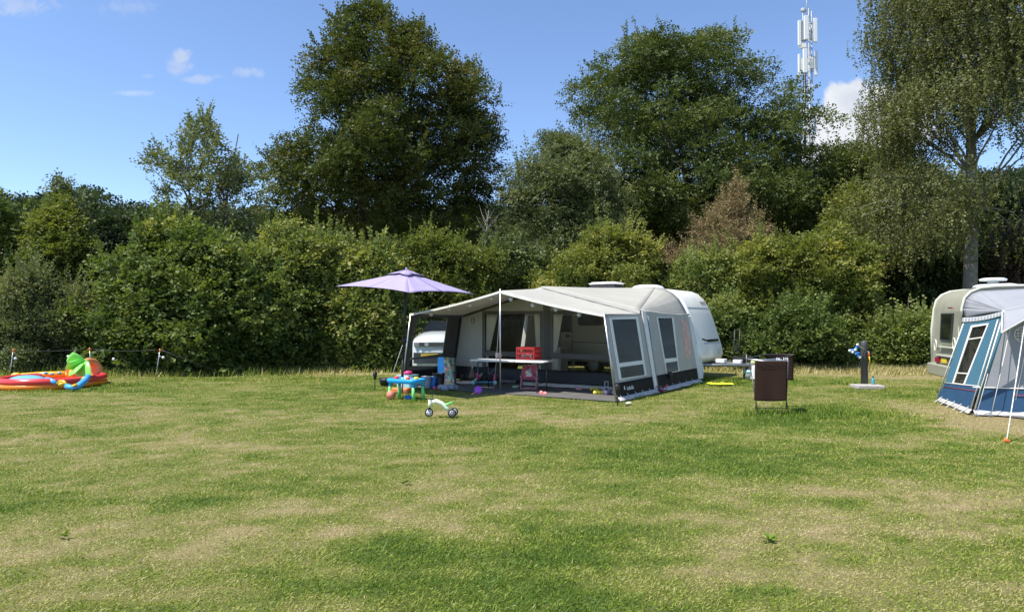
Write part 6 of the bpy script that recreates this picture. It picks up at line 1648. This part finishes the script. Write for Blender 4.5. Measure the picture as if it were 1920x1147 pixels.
# ------------------------------------------------------------ radio mast
MD = 74.0; mx0 = at(1515, 100, MD).x
def MZ(py): return at(1515, py, MD).z
ms_ = thing('radio_mast', 'tall lattice radio mast with white antenna panels above the trees', 'mast', (mx0, MD, 0))
lt_ = MB(); mw = .52; H = MZ(20)
cs_ = [(mx0 + mw * math.cos(a), MD + mw * math.sin(a)) for a in (PI * .1, PI * .77, PI * 1.43)]
for (x, y) in cs_: lt_.tube([(x, y, 0), (x, y, H)], .055, 6)
nz_ = int(H / .9)
for k in range(nz_):
    z0 = k * .9
    for i in range(3):
        a_, b_ = cs_[i], cs_[(i + 1) % 3]
        lt_.tube([(a_[0], a_[1], z0), (b_[0], b_[1], z0)], .022, 4, cap=False)
        lt_.tube([(a_[0], a_[1], z0), (b_[0], b_[1], z0 + .9)] if k % 2 else [(b_[0], b_[1], z0), (a_[0], a_[1], z0 + .9)], .02, 4, cap=False)
lt_.build('lattice', M_['galv'], ms_)
MB().tube([(mx0 - .1, MD, H - .5), (mx0 - .1, MD, MZ(-30))], .045, 6).build('whip_aerial', M_['white'], ms_)
c = at(1506, 20, MD - .4); MB().lathe([(0, -.1), (.2, -.08), (.3, .05), (.28, .1), (0, .12)], c, 18, Matrix.Rotation(PI / 2, 3, 'X')).build('dish', M_['greyp'], ms_)
def MP(X_, Y_, d_): return at(1460 + X_ / 4.094, Y_ / 4.094, d_)
for (X_, y0, y1, w, d_) in ((160, 160, 352, .34, MD - .1), (212, 122, 305, .50, MD - 1.1), (281, 142, 325, .42, MD - .2), (158, 418, 600, .26, MD - .1), (203, 375, 560, .46, MD - 1.1), (286, 395, 580, .36, MD - .2), (248, 175, 308, .35, MD + .9), (205, 840, 1010, .42, MD - 1.0), (272, 905, 1040, .40, MD)):
    a_, b_ = MP(X_, y0, d_), MP(X_, y1, d_)
    MB().box((a_ + b_) / 2, (w, .22, abs(a_.z - b_.z)), bev=.04).build('antenna_panel', M_['white'], ms_)
    cc = (a_ + b_) / 2; br_ = MB()
    for f_ in (.3, -.3): br_.tube([cc + Vector((0, .1, (a_.z - b_.z) * f_)), Vector((mx0, MD, cc.z + (a_.z - b_.z) * f_))], .035, 5)
    br_.build('bracket', M_['galv'], ms_)
for (X_, Y_, w, h) in ((188, 240, .5, 2.2), (242, 500, .8, .9), (240, 455, .7, .35), (185, 355, .7, .5), (180, 500, .4, 1.3), (205, 870, 1.4, .7)):
    c = MP(X_, Y_, MD); MB().box(c, (w, .35, h), bev=.03).build('radio_unit', M_['lightgrey'] if Y_ != 240 else M_['greyp'], ms_)
MB().tube([MP(200, 560, MD - .2), MP(202, 1200, MD - .2)], .12, 6).build('cable_tray', M_['steel'], ms_)
